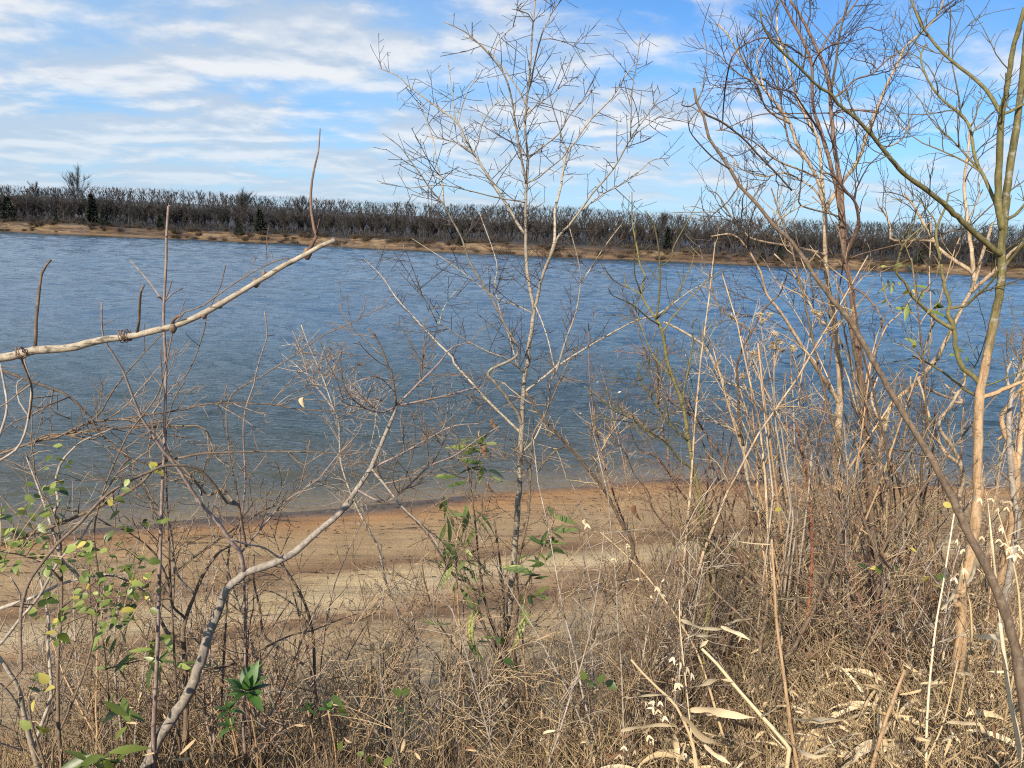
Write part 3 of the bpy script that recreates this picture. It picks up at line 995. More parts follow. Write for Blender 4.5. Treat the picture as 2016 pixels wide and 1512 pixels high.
# --- the pale sapling in the middle
plant('bare_sapling', 'pale-barked bare sapling rising through the middle of the view to the sky', 'tree', 4.6,
      (P(8, 1010, 1270, 985, 920, 1008, 660, 1030, 450, 1050, 200) + P(5, 1062, 900, 1075, 700, 1078, 520, 1088, 400, 1092, 250, 1105, 100, 1130, 10)
       + P(10, 975, 1000, 1000, 850, 1012, 740, 992, 650, 975, 540, 965, 400) + P(2, 965, 1150, 972, 1000, 978, 900, 962, 750, 968, 600, 985, 450, 1000, 220, 1012, 80, 1022, -40), 15, 2.4, 0.15),
      [
          (P(2, 965, 1330, 930, 1290, 880, 1200, 830, 1120, 780, 1040, 720, 950, 680, 880, 620, 790, 580, 700, 480, 620, 370, 540, 290, 480, 240, 430, 130, 385), 7, 2, 0.1, 0.65),
          (P(2, 690, 905, 640, 850, 580, 815, 540, 800, 375, 765), 3, 1.8, 0.35, 0.75),
          (P(2, 580, 705, 605, 600, 650, 490, 700, 445), 3, 1.8, 0.5, 0.4),
          (P(2, 575, 690, 560, 620, 545, 500, 525, 350), 3, 1.8, 0.5, 0.85),
          (P(2, 685, 870, 700, 780, 720, 700, 760, 630, 810, 570), 3, 1.8, 0.4, 0.2),
          (P(2, 972, 1060, 940, 900, 915, 750, 885, 560, 850, 440, 800, 360, 720, 270, 620, 180, 505, 125), 6, 2, 0.1, -0.35),
          (P(2, 968, 600, 930, 520, 870, 430, 800, 340, 700, 245, 610, 205), 4, 2, 0.1, 0.6),
          (P(2, 782, 310, 800, 250, 850, 190, 910, 140), 3, 1.6, -0.2, -0.1),
          (P(2, 985, 560, 1010, 380, 1055, 200, 1110, 80, 1165, 0), 4.5, 2, 0.12, 0.35),
          (P(2, 1055, 215, 1120, 222, 1200, 245, 1300, 292), 2.6, 1.5, 0.2, 0.5),
          (P(2, 1010, 100, 960, 70, 885, 50), 2.4, 1.5, 0.14, -0.1),
          (P(5, 1075, 430, 1040, 330, 950, 180, 900, 90) + P(10, 920, 1000, 850, 840, 790, 720, 720, 600, 650, 480, 600, 340, 540, 230, 500, 150) + P(2, 430, 1080, 370, 990, 310, 910, 250, 830, 150, 755), 8.5, 2, 0.0, -0.75),
          (P(2, 510, 1160, 490, 1030, 460, 930, 440, 800, 410, 700, 380, 620, 355, 540), 4, 2, -0.55, -0.5),
          (P(10, 1015, 720, 1032, 680, 1050, 590, 1080, 500, 1120, 410) + P(2, 1150, 1340, 1200, 1290, 1270, 1200, 1340, 1100, 1420, 1010, 1480, 930, 1540, 820, 1580, 750, 1650, 660, 1720, 550, 1755, 520), 8, 2, 0.1, -0.5),
          (P(2, 1270, 1200, 1400, 1100, 1500, 1050, 1600, 980, 1680, 910, 1780, 895), 4, 1.8, -0.15, 0.3),
          (P(2, 1565, 770, 1562, 650, 1570, 500, 1595, 350, 1620, 180), 3, 1.6, -0.4, -0.6),
          (P(2, 1570, 765, 1640, 720, 1720, 660, 1800, 630), 3, 1.6, -0.4, -0.1),
          (P(2, 1105, 1440, 1128, 1340, 1130, 1200, 1145, 1130, 1165, 1050, 1185, 920, 1200, 870, 1260, 780, 1340, 670, 1450, 560, 1500, 480, 1550, 400, 1600, 335), 7, 2, 0.05, 0.7),
          (P(2, 1190, 880, 1165, 760, 1130, 650, 1105, 560, 1090, 500, 1060, 430), 3.5, 1.8, 0.4, 0.2),
          (P(2, 980, 1060, 1080, 970, 1190, 875, 1240, 740), 3.6, 1.8, 0.1, -0.3),
          (P(2, 985, 895, 1050, 840, 1150, 760, 1210, 660, 1300, 560, 1370, 485), 4, 1.8, 0.1, -0.35),
          (P(2, 985, 640, 1050, 580, 1120, 530, 1180, 480, 1285, 415), 3.2, 1.7, 0.1, 0.5),
          (P(2, 955, 1160, 850, 1130, 760, 1110, 640, 1080, 480, 1050, 280, 1070), 3.6, 1.6, 0.1, -0.55),
          (P(2, 965, 890, 900, 780, 800, 690, 700, 645), 3, 1.6, 0.1, 0.5),
          (P(5, 1070, 440, 970, 340, 870, 230, 790, 140, 700, 40) + P(10, 550, 1020, 450, 920, 330, 790, 230, 680, 150, 560, 50, 460), 7, 1.8, 0.0, 0.8),
          (P(10, 955, 1115, 860, 1030, 760, 990, 640, 930, 500, 840, 460, 820), 5, 2.5, 0.0, -0.4),
          (P(10, 460, 825, 410, 720, 370, 650, 330, 530, 270, 380), 3.2, 1.8, -0.4, -0.75),
          (P(10, 470, 820, 510, 720, 580, 630), 3.0, 1.6, -0.4, -0.2),
          (P(10, 930, 1060, 880, 920, 820, 760, 790, 600, 800, 480, 700, 190), 4, 1.6, 0.0, 0.5),
          (P(10, 965, 1230, 1080, 1130, 1130, 1080, 1250, 1000, 1400, 910, 1590, 810, 1720, 770, 1900, 640, 2010, 590), 6, 2, 0.0, 0.35),
          (P(10, 1020, 720, 1080, 880, 1110, 1000, 1135, 1110), 4, 2, 0.1, -0.2, 'few'),
          (P(10, 1130, 1100, 1200, 900, 1250, 760, 1275, 600, 1265, 480, 1215, 290), 5, 1.8, -0.2, -0.4),
          (P(10, 1270, 600, 1330, 520, 1420, 380, 1515, 255), 3.4, 1.6, -0.35, 0.0),
          (P(5, 1075, 560, 1160, 470, 1230, 300, 1250, 150, 1290, 40), 4.5, 2, 0.0, 0.4),
          (P(10, 990, 770, 900, 720, 780, 670, 640, 560, 530, 480, 320, 345), 3.5, 1.6, 0.1, 0.5),
      ], 'pale', 'twig_dark', 'spur', 11, limb_w=0.84)
# stems round its foot
plant('bare_shrub', 'brown multi-stemmed shrub crowded round the foot of the central sapling', 'shrub', 4.45,
      (P(8, 1085, 1400, 1060, 1100, 1045, 800, 1065, 600, 1060, 400, 1085, 250, 1120, 100) + P(5, 1130, 800, 1140, 600, 1150, 450, 1220, 330, 1330, 80, 1400, -60), 8, 2, -0.1),
      [(P(8, 1060, 1250, 960, 870, 870, 700, 800, 480, 700, 420, 560, 200, 430, 60) + P(5, 340, 770, 250, 640), 6, 3, 0.05, -0.5, 'bushy'),
       (P(8, 1000, 1200, 960, 1000, 985, 700, 975, 450, 950, 250, 930, 100), 6, 3.5, 0.0, 0.2, 'bushy'),
       (P(8, 990, 860, 900, 650, 850, 400, 830, 200, 815, 60) + P(5, 780, 600, 770, 450), 6, 2.2, 0.0, -0.3, 'bushy'),
       (P(8, 1090, 1200, 1040, 700, 1100, 500, 1180, 320, 1290, 60), 4.5, 2, -0.1, 0.3, 'bushy'),
       (P(8, 1020, 1260, 850, 1010, 700, 810, 600, 660, 540, 470, 520, 350), 5, 2, 0.0, -0.6, 'bushy'),
       (P(8, 1060, 1350, 1020, 1050, 920, 830, 850, 720), 5, 2, 0.05, 0.3, 'bushy')],
      'brown', 'twig', 'bushy', 12)
# leaning brown stem to the right of the sapling
plant('leaning_sapling', 'tan stem leaning left across the central sapling from the beach side', 'sapling', 5.0,
      (P(8, 1280, 1260, 1330, 1120, 1390, 950, 1480, 780, 1560, 580, 1640, 480) + P(5, 1720, 1100, 1650, 950, 1550, 760, 1450, 630, 1330, 490, 1200, 350, 1110, 210), 8.5, 5, -0.6),
      [(P(5, 1440, 620, 1560, 520, 1700, 380), 3, 1.6, -0.4, 0.2), (P(5, 1330, 490, 1250, 570, 1180, 660), 3, 2, -0.4, -0.3),
       (P(5, 1550, 760, 1500, 600, 1480, 450, 1530, 290), 3, 1.6, -0.35, -0.7)],
      'brown', 'twig_tan', 'bushy', 13)

# --- big left shrub
plant('grey_shrub', 'grey forked shrub arching over the beach at lower left', 'shrub', 3.0,
      (P(7, 800, 1560, 840, 1490, 900, 1340, 1000, 1200, 1080, 1060, 1140, 900, 1180, 760, 1240, 620, 1280, 500, 1350, 440, 1385, 408, 1500, 370, 1600, 330, 1680, 280, 1780, 190, 1880, 110, 1990, 0)
       + P(5, 60, 880, 150, 760, 230, 640, 290, 500, 345, 370, 375, 285), 20, 7, 0.35),
      [
          (P(7, 1380, 410, 1355, 300, 1310, 230, 1230, 110, 1130, 0) + P(4, 1000, 480, 930, 400, 850, 280, 800, 200, 735, 40) + P(1, 700, 1240, 640, 1140, 585, 1040, 575, 850), 9, 2.4, 0.15, -0.35, 'few', 'plum'),
          (P(5, 375, 285, 365, 200, 345, 80) + P(10, 190, 1080, 140, 950, 75, 850), 5, 2.6, 0.35, 0.2, 'bushy', 'brown'),
          (P(5, 375, 285, 500, 160, 620, 40) + P(10, 550, 960, 680, 930), 5, 2, 0.35, 0.6, 'bushy', 'plum'),
          (P(5, 400, 280, 580, 245, 720, 210, 850, 175), 5, 2.4, 0.35, 0.7, 'bushy', 'plum'),
          (P(5, 370, 290, 300, 320, 200, 300, 100, 240, 0, 310), 4.5, 2, 0.35, 0.0, 'bushy', 'plum'),
          (P(5, 235, 635, 330, 760, 420, 870, 560, 1000, 640, 1130), 5, 2.5, 0.3, 0.1, 'bushy'),
          (P(5, 235, 640, 400, 560, 560, 470, 700, 400, 860, 385), 4.5, 2, 0.3, 0.7, 'bushy', 'plum'),
          (P(5, 150, 760, 300, 830, 420, 760, 560, 630, 700, 570, 830, 480, 960, 400), 4.5, 2, 0.28, -0.3, 'bushy', 'plum'),
          (P(7, 1385, 250, 1500, 130, 1620, 0) + P(4, 1800, 560, 1900, 440, 2010, 320), 4, 2, 0.2, 0.6, 'bushy', 'plum'),
          (P(7, 1380, 245, 1360, 100, 1350, 20) + P(4, 1290, 690, 1200, 570, 1100, 490, 950, 480, 860, 510, 750, 560, 600, 650, 450, 810, 330, 920) + P(7, 180, 430, 130, 560, 115, 720, 120, 960), 5, 5, 0.15, -0.9, 'few', 'brown'),
          (P(7, 1600, 335, 1500, 265, 1385, 240, 1310, 215), 4, 3, 0.2, -0.1, 'few'),
          (P(4, 1390, 640, 1250, 610, 1180, 650, 1050, 500, 930, 400, 860, 280), 6, 3, 0.1, 0.1, 'bushy', 'brown'),
      ], 'grey', 'twig', 'bushy', 21, trunk_twigs='few')
plant('grey_shrub', 'dark stem forking upward just left of the big grey shrub', 'shrub', 3.35,
      (P(7, 1050, 1400, 1055, 1200, 1050, 1000, 1040, 800, 1045, 700, 1090, 560, 1160, 400, 1240, 290, 1300, 255), 10, 5, 0.15),
      [(P(7, 1040, 930, 980, 830, 930, 720, 880, 590, 900, 500, 990, 400, 1120, 300, 1250, 210, 1400, 110, 1500, 50, 1700, -30), 7, 2.5, 0.0, 0.5, 'bushy'),
       (P(7, 1045, 700, 980, 600, 960, 480, 900, 330, 820, 240, 700, 160, 630, 140) + P(4, 520, 760, 400, 730), 5, 2, 0.05, -0.3, 'bushy'),
       (P(7, 960, 560, 990, 400, 960, 250, 900, 160, 990, 20), 4, 2, 0.05, 0.2, 'bushy'),
       (P(7, 1070, 1000, 1200, 960, 1350, 910, 1500, 830, 1650, 760, 1780, 730, 1900, 680, 2016, 640), 5, 2, 0.0, 0.5, 'few'),
       (P(7, 1070, 1210, 1170, 1160, 1270, 1090), 4, 2.5, 0.0, 0.2, 'few'),
       (P(7, 1090, 530, 1000, 400, 960, 130, 870, 0) + P(4, 830, 600, 740, 500), 5, 2, 0.1, -0.2, 'bushy', 'pale')],
      'brown', 'twig', 'bushy', 22, trunk_twigs='few')
plant('arching_stem', 'smooth brown stem arching from the ground over the grey shrub at lower left', 'shrub', 3.7,
      (P(7, 1720, 1500, 1750, 1320, 1775, 1150, 1782, 900, 1770, 720, 1720, 560, 1650, 430, 1590, 350), 7, 4, 0.2),
      [(P(7, 1770, 730, 1680, 600, 1560, 520, 1490, 505), 3.5, 2, 0.1, 0.3, 'few'), (P(7, 1780, 1050, 1900, 1000, 2016, 990), 3, 2, 0.0, 0.3, 'few'),
       (P(7, 1640, 420, 1700, 400, 1900, 410), 2.6, 1.6, 0.2, 0.3, 'few'), (P(7, 1480, 1000, 1490, 800, 1470, 600, 1440, 450, 1440, 300), 5, 3, 0.1, 0.3, 'few'),
       (P(7, 1490, 800, 1580, 660, 1650, 560), 3.5, 2, 0.1, 0.3, 'few')],
      'brown', 'twig_tan', 'few', 23)
plant('slender_sapling', 'straight plum-coloured stem standing upright over the lake at left', 'shrub', 3.0,
      (P(7, 870, 1300, 890, 900, 905, 400) + P(4, 920, 600, 930, 420, 932, 250, 940, 0) + P(1, 940, 1200, 930, 1000, 930, 850, 940, 650, 945, 480, 955, 305), 7, 4.2, -0.1),
      [(P(1, 928, 850, 850, 740, 735, 608), 3.4, 2.2, -0.05, 0.15, 'none'), (P(1, 930, 850, 960, 780, 978, 712), 2.6, 1.6, -0.05, -0.15, 'none'),
       (P(1, 932, 845, 980, 800, 1038, 770), 2.8, 1.6, -0.05, 0.1, 'none'), (P(1, 925, 845, 905, 830, 890, 822), 3, 2, -0.05, -0.1, 'none'),
       (P(1, 955, 310, 968, 305), 3, 2, -0.1, -0.1, 'none'), (P(1, 948, 490, 940, 480), 3, 2, -0.1, -0.12, 'none')],
      'plum', 'twig_red', 'none', 24)
plant('slender_sapling', 'thin reddish stem with one side twig left of the bushy twigs over the lake', 'shrub', 3.4,
      (P(7, 1380, 1300, 1390, 900, 1385, 500, 1360, 200) + P(4, 1390, 600, 1380, 330, 1390, 170, 1440, 20) + P(1, 1450, 1260, 1490, 1120, 1515, 1040, 1500, 900), 5, 2.2, 0.1),
      [(P(1, 1515, 1050, 1560, 1040), 2, 1.5, 0.1, 0.15, 'none')], 'plum', 'twig', 'few', 25)
plant('slender_sapling', 'slender curved dark stem between the upright stem and the pale branch', 'shrub', 3.2,
      (P(7, 1010, 1290, 980, 700, 960, 300) + P(4, 940, 350, 980, 120, 1050, 0) + P(1, 1040, 1290, 1100, 1180, 1160, 1000, 1170, 930, 1210, 840, 1250, 760, 1280, 640), 4, 1.8, 0.1),
      [], 'brown', 'twig', 'few', 26)
plant('slender_sapling', 'dark whip-like stem running up beside the underside of the pale broken branch', 'shrub', 2.75,
      (P(7, 300, 1400, 500, 900, 560, 500) + P(4, 540, 800, 700, 350, 900, 60) + P(1, 1000, 960, 1150, 870, 1290, 770, 1400, 700, 1550, 620, 1640, 600), 3.5, 2, 0.1),
      [], 'brown', 'twig', 'few', 27)
# left-hand long stems
plant('arching_stem', 'long grey-brown stem crossing the lower left corner upward to the right', 'shrub', 2.7,
      (P(4, -700, 1500, -300, 1050, 0, 925, 200, 860, 330, 812, 500, 740, 650, 670, 800, 580, 900, 470, 1050, 430, 1200, 408, 1600, 400, 2000, 410), 9, 2, 0.4),
      [(P(4, 500, 740, 600, 620, 700, 470, 740, 440), 4, 3, 0.1, 0.3, 'bushy'), (P(4, 200, 860, 330, 700, 310, 600, 340, 480, 370, 430, 470, 340, 640, 270), 6, 2, 0.05, 0.3, 'few', 'pale')],
      'brown', 'twig', 'few', 28)
plant('arching_stem', 'lowest grey stem slanting up from the left edge through the green leaves', 'shrub', 2.8,
      (P(4, -600, 1750, -200, 1370, 0, 1290, 200, 1222, 350, 1150, 500, 1112, 640, 1100, 760, 1150, 850, 1220), 9, 3, 0.1),
      [(P(4, 360, 1150, 340, 1000, 300, 850, 250, 700, 200, 560, 150, 430), 6, 2.2, 0.0, 0.2, 'bushy')], 'grey', 'twig', 'few', 29)
plant('arching_stem', 'pale curving stem rising from the lower left corner toward the upper right', 'shrub', 2.5,
      (P(7, -400, 1400, -150, 950, 0, 810, 120, 660, 220, 540, 340, 330, 450, 220, 530, 90), 6, 3.5, 0.3), [(P(7, 130, 650, 110, 520, 60, 430), 3, 2, 0.1, 0.0)], 'grey', 'twig_tan', 'few', 30)
plant('arching_stem', 'twin dark stem running level over the lake from the left edge', 'shrub', 3.1,
      (P(4, -900, 900, -300, 500, 0, 415, 150, 360, 300, 310, 550, 280, 750, 264, 1050, 255, 1160, 270, 1200, 380, 1160, 480, 1140, 650), 5, 2.6, 0.3),
      [(P(4, 60, 400, 250, 350, 500, 240, 700, 215, 850, 190, 1050, 160, 1180, 130, 1500, 130, 1700, 160, 2016, 180), 4.6, 2, 0.0, 0.6, 'bushy'),
       (P(4, 300, 310, 400, 280, 550, 200, 620, 90, 680, 0) + P(1, 780, 1180, 920, 1030), 3.6, 2, 0.1, 0.0, 'few'),
       (P(4, 150, 350, 300, 300, 500, 330, 600, 300), 3, 2, 0.1, -0.1, 'bushy')],
      'brown', 'twig', 'bushy', 31)
plant('arching_stem', 'dark stem drooping down to the right in front of the upright stem', 'shrub', 2.9,
      (P(4, -900, 300, -350, -200) + P(1, 0, 1230, 180, 1300, 350, 1360) + P(4, 430, 120, 520, 220, 560, 290, 640, 360, 730, 440, 830, 470, 900, 520, 1050, 580, 1200, 560), 6, 2.2, 0.4),
      [(P(1, 340, 1360, 280, 1430, 150, 1500) + P(4, 80, 230, 0, 300), 3, 2, 0.15, 0.0, 'few'), (P(1, 200, 1390, 320, 1480, 400, 1510), 3, 2, 0.1, 0.2, 'few')], 'brown', 'twig', 'few', 32, root=True)
plant('bare_shrub', 'pale twisted stems at the left edge against the lake', 'shrub', 2.6,
      (P(7, -260, 1500, -240, 700, -160, 0) + P(4, -150, 560, 0, 450, 90, 390, 140, 300, 170, 150, 178, 20) + P(1, 170, 1280, 140, 1190, 130, 1130), 7, 3, 0.1),
      [(P(4, 155, 210, 110, 120, 95, 40) + P(1, 100, 1300, 130, 1280), 3, 2, 0.1, 0.15, 'few'), (P(4, -100, 520, 0, 300, 40, 150, 20, 0) + P(1, 0, 1200), 5, 3, 0.05, 0.2, 'few')], 'grey', 'twig', 'few', 33)
plant('bare_sapling', 'pale thin trunk leaning at the bottom left corner', 'sapling', 2.75,
      (P(7, 230, 1560, 180, 1380, 140, 1220, 100, 1050, 0, 890, -120, 700), 9, 4, -0.1),
      [(P(7, 150, 1250, 80, 1120, 0, 1030, -100, 950), 4.5, 2, 0, -0.2), (P(7, 270, 1300, 290, 1050, 270, 800, 280, 700, 220, 400), 6, 3, 0.1, 0.3)], 'pale', 'twig_tan', 'few', 34)

# --- near broken branch coming in from the left
nb = plant('broken_branch', 'thick pale branch with broken stubs reaching in from the left over the lake', 'branch', 2.2,
           (P(7, -1500, 1300, -1450, 600) + P(4, -1300, 1000) + P(1, -1000, 1800, -600, 1420, -250, 1230, 0, 1170, 120, 1140, 200, 1117, 300, 1115, 430, 1102, 560, 1065, 700, 1050, 850, 1020, 970, 990, 1100, 940, 1250, 860, 1350, 800, 1450, 740, 1600, 650, 1740, 575, 1820, 530, 1900, 497), 24, 8, -0.25),
           [(P(1, 185, 1112, 205, 950, 220, 800, 235, 690, 262, 640, 290, 608), 6, 3.6, -0.16, -0.10, 'none', 'brown'),
            (P(1, 740, 1012, 770, 940, 790, 870, 798, 790, 816, 755), 5, 3.4, -0.18, -0.25, 'none', 'brown'),
            (P(1, 975, 1005, 990, 955, 1008, 930, 1032, 925), 6, 4, -0.2, -0.22, 'none', 'redbrown'),
            (P(1, 1745, 580, 1775, 520, 1795, 470, 1780, 430, 1765, 330, 1762, 230, 1780, 100, 1805, 0, 1815, -135), 7, 2, -0.24, -0.15, 'none', 'redbrown'),
            (P(1, 1790, 470, 1812, 380), 4, 2.5, -0.24, -0.3, 'none', 'redbrown'),
            (P(1, 120, 1140, 128, 1190, 160, 1270, 182, 1360, 165, 1510), 3.4, 3, -0.16, 0.0, 'few', 'brown')],
           'pale', 'twig', 'none', 41, trunk_twigs='none', wob=0.12)
rng = random.Random(77)
# dry tendrils wound round the branch and knobs where twigs broke off
tb = MB()
borg = nb.location.copy()
for u, v, turns, wd in ((120, 1138, 2.5, 22), (712, 1042, 4.0, 40)):
    cpt = at(*P(1, u, v)[0], 2.02)
    ax = (at(*P(1, u + 60, v - 12)[0], 2.02) - cpt).normalized()
    a = ax.cross(Vector((0, 1, 0))).normalized()
    b = ax.cross(a)
    rr = 0.0145
    pts = []
    for k in range(int(turns * 14)):
        t = k / 14 * 2 * math.pi
        pts.append(cpt + ax * ((k / (turns * 14) - 0.5) * wd / 2.88 / F * 2.1 * 1.2) + (a * math.cos(t) + b * math.sin(t)) * (rr + rng.uniform(-0.001, 0.005)) + rvec(rng) * 0.002)
    tb.tube(pts, [rng.uniform(0.0011, 0.0021) for _ in pts], 5)
o = tb.build('tendril', M['redbrown'], nb, borg)
kb = MB()
for u, v, s in ((1455, 742, 1.0), (1500, 690, 0.7), (1250, 862, 0.9), (1160, 925, 0.8), (1745, 578, 1.2), (985, 1000, 1.0), (1890, 500, 0.6)):
    c = at(*P(1, u, v)[0], 2.0)
    kb.tube([c + Vector((0, -0.004, -0.012 * s)), c + Vector((0, -0.006, 0)), c + Vector((0, -0.004, 0.014 * s))], [0.004 * s, 0.0115 * s, 0.005 * s], 7)
kb.build('knot', M['brown'], nb, borg)

# --- right side
plant('olive_tree', 'tan trunk turning olive green above, forked, at the right edge', 'tree', 3.9,
      (P(14, 1400, 1490, 1380, 1150, 1490, 700, 1540, 300, 1560, 20) + P(13, 1570, 1300, 1575, 1000, 1580, 700, 1590, 500, 1625, 300, 1665, 100) + P(6, 1802, 610, 1840, 400, 1870, 250, 1890, 100)
       + P(3, 1888, 1400, 1910, 1200, 1930, 1000, 1960, 800, 1990, 600, 2012, 400, 2030, 200, 2060, -40), 18, 8.5, 0.25),
      [(P(3, 1890, 1290, 1868, 1150, 1876, 900, 1890, 650, 1920, 500, 1950, 300, 1990, 150, 2020, 40), 12, 6, 0.2, 0.0, 'curly_light', 'olive'),
       (P(3, 1895, 630, 1820, 530, 1740, 450, 1600, 340, 1520, 260, 1440, 150, 1400, 60, 1370, -20), 6.5, 3, 0.12, 0.55, 'curly_light', 'olive'),
       (P(3, 1870, 1440, 1800, 1380, 1720, 1310, 1600, 1190, 1480, 1090, 1330, 980, 1220, 850, 1140, 750, 1050, 660, 960, 590, 930, 540, 840, 480, 740, 380, 640, 290, 570, 210, 530, 130, 520, 60), 10, 3, 0.15, -0.55, 'curly_light', 'olive'),
       (P(3, 1862, 1225, 1810, 1050, 1740, 900, 1710, 730, 1650, 640, 1560, 570, 1480, 470, 1430, 330, 1460, 250), 6, 2.4, 0.2, 0.8, 'curly', 'olive'),
       (P(3, 1910, 650, 1960, 620, 2016, 590), 5, 3.5, 0.1, 0.2, 'curly_light', 'olive'),
       (P(13, 1600, 400, 1540, 300, 1440, 230, 1390, 120, 1360, 0) + P(12, 1350, 1300, 1290, 1150, 1310, 1060, 1260, 900, 1230, 700, 1190, 500, 1180, 350, 1260, 150, 1300, 0), 9, 3, 0.1, 0.5, 'curly_light', 'olive'),
       (P(12, 1330, 1290, 1180, 1200, 1060, 1090, 940, 970, 880, 850, 800, 760, 840, 550, 900, 450, 1060, 310), 7, 2.4, 0.3, 0.0, 'curly_light', 'olive'),
       (P(12, 1320, 1130, 1450, 1080, 1560, 980, 1700, 850, 1790, 700), 5, 3, 0.35, 0.1, 'curly_light', 'olive'),
       (P(13, 1640, 480, 1760, 450, 1860, 400, 2016, 340, 2150, 290), 8, 5, 0.1, 0.1, 'curly_light', 'tan'),
       (P(13, 1560, 500, 1450, 420, 1330, 320, 1220, 240, 1100, 170, 950, 100), 5, 2.5, 0.1, 0.8, 'curly', 'olive'),
       (P(3, 1930, 1250, 1985, 1200, 2060, 1100), 5, 3, 0.2, 0.3, 'curly_light', 'olive'),
       (P(12, 1790, 720, 1900, 620, 2016, 480, 2100, 380), 6, 3, 0.2, 0.0, 'curly_light', 'olive'),
       (P(13, 1690, 380, 1850, 310, 2016, 240), 3, 2, 0.1, 0.3, 'curly_light', 'olive')],
      'tan_olive', 'twig_olive', 'curly_light', 51, trunk_twigs='few')

plant('leaning_sapling', 'long dark brown stem leaning left across the right side from the bottom corner', 'sapling', 2.35,
      (P(9, 2060, 1400, 2010, 1100, 1960, 800, 1880, 550, 1780, 330, 1700, 180, 1620, 0) + P(6, 1500, 1180, 1380, 980, 1270, 800, 1180, 640, 1100, 500, 1030, 380, 900, 220, 800, 80)
       + P(3, 790, 1500, 700, 1370, 590, 1270, 480, 1130, 400, 1050, 350, 960, 290, 870, 230, 780, 200, 660, 160, 580, 145, 500), 17, 4.5, 0.5),
      [(P(3, 200, 600, 240, 640, 330, 710, 430, 790, 530, 900, 620, 990, 700, 1080), 4, 3, 0.5, 0.9, 'curly_light'),
       (P(3, 330, 950, 260, 900, 180, 820, 120, 740, 110, 650), 3, 1.8, 0.45, 0.2, 'curly_light'),
       (P(3, 165, 590, 190, 520, 215, 440), 2.6, 1.6, 0.5, 0.6, 'curly_light'), (P(3, 165, 600, 120, 605, 75, 595, 85, 560), 2.6, 1.6, 0.5, 0.35, 'few'),
       (P(3, 400, 1075, 395, 1030, 402, 995), 3.5, 2, 0.42, 0.42, 'none'), (P(3, 480, 1130, 500, 1090, 550, 1050), 3, 2, 0.4, 0.6, 'few'),
       (P(3, 395, 1070, 340, 1140, 260, 1210, 130, 1320), 2.6, 1.6, 0.42, 0.6, 'few')],
      'brown', 'twig', 'few', 52, trunk_twigs='few')

plant('pale_tree', 'cream-barked many-limbed tree, palest of the clump at right', 'tree', 6.3,
      (P(14, 160, 1100, 150, 700, 170, 300) + P(6, 962, 1380, 950, 1150, 965, 950, 975, 750, 960, 550, 935, 350, 905, 180, 890, 10)
       + P(3, 890, 1300, 880, 1150, 840, 1000, 780, 900, 720, 800, 690, 700, 620, 600, 540, 500, 460, 400, 390, 290, 340, 200, 275, 130), 18, 2.4, 0.2),
      [(P(3, 890, 1190, 870, 1000, 850, 800, 800, 700, 740, 580, 700, 450, 650, 300, 620, 200, 615, 0), 7, 2.4, 0.15, 0.9, 'curly'),
       (P(3, 900, 1210, 1000, 1020, 1080, 900, 1130, 750, 1160, 680, 1220, 520, 1290, 380, 1340, 270, 1440, 180, 1530, 80, 1560, 0), 8, 2.4, 0.1, 0.5, 'curly'),
       (P(3, 700, 710, 560, 620, 500, 480, 400, 420, 300, 330), 4, 2, 0.2, -0.5, 'curly'),
       (P(3, 840, 1000, 740, 960, 600, 900, 480, 800, 330, 740, 270, 740), 4, 2, 0.1, -0.3, 'curly'),
       (P(3, 890, 1150, 810, 1060, 660, 980, 540, 1000, 400, 950, 360, 880), 4, 2, 0.1, 0.7, 'curly'),
       (P(3, 610, 1470, 500, 1380, 430, 1320, 350, 1220, 300, 1130, 260, 1080), 5, 2, -0.2, -0.6, 'curly'),
       (P(6, 960, 860, 850, 680, 780, 560, 650, 350, 560, 230, 520, 100) + P(3, 440, 1400, 360, 1330, 240, 1340), 8, 2.6, -0.1, -0.6, 'curly'),
       (P(6, 930, 480, 830, 330, 760, 200, 690, 90, 600, 0), 6, 3, 0.05, 0.4, 'curly'),
       (P(3, 540, 500, 520, 400, 500, 330, 540, 240, 570, 200), 3.4, 2, 0.2, 0.4, 'curly'),
       (P(3, 1130, 740, 1220, 830, 1330, 780, 1380, 650), 3.4, 2, 0.3, 0.8, 'curly')],
      'cream', 'twig_dark', 'curly', 53, trunk_twigs='few')

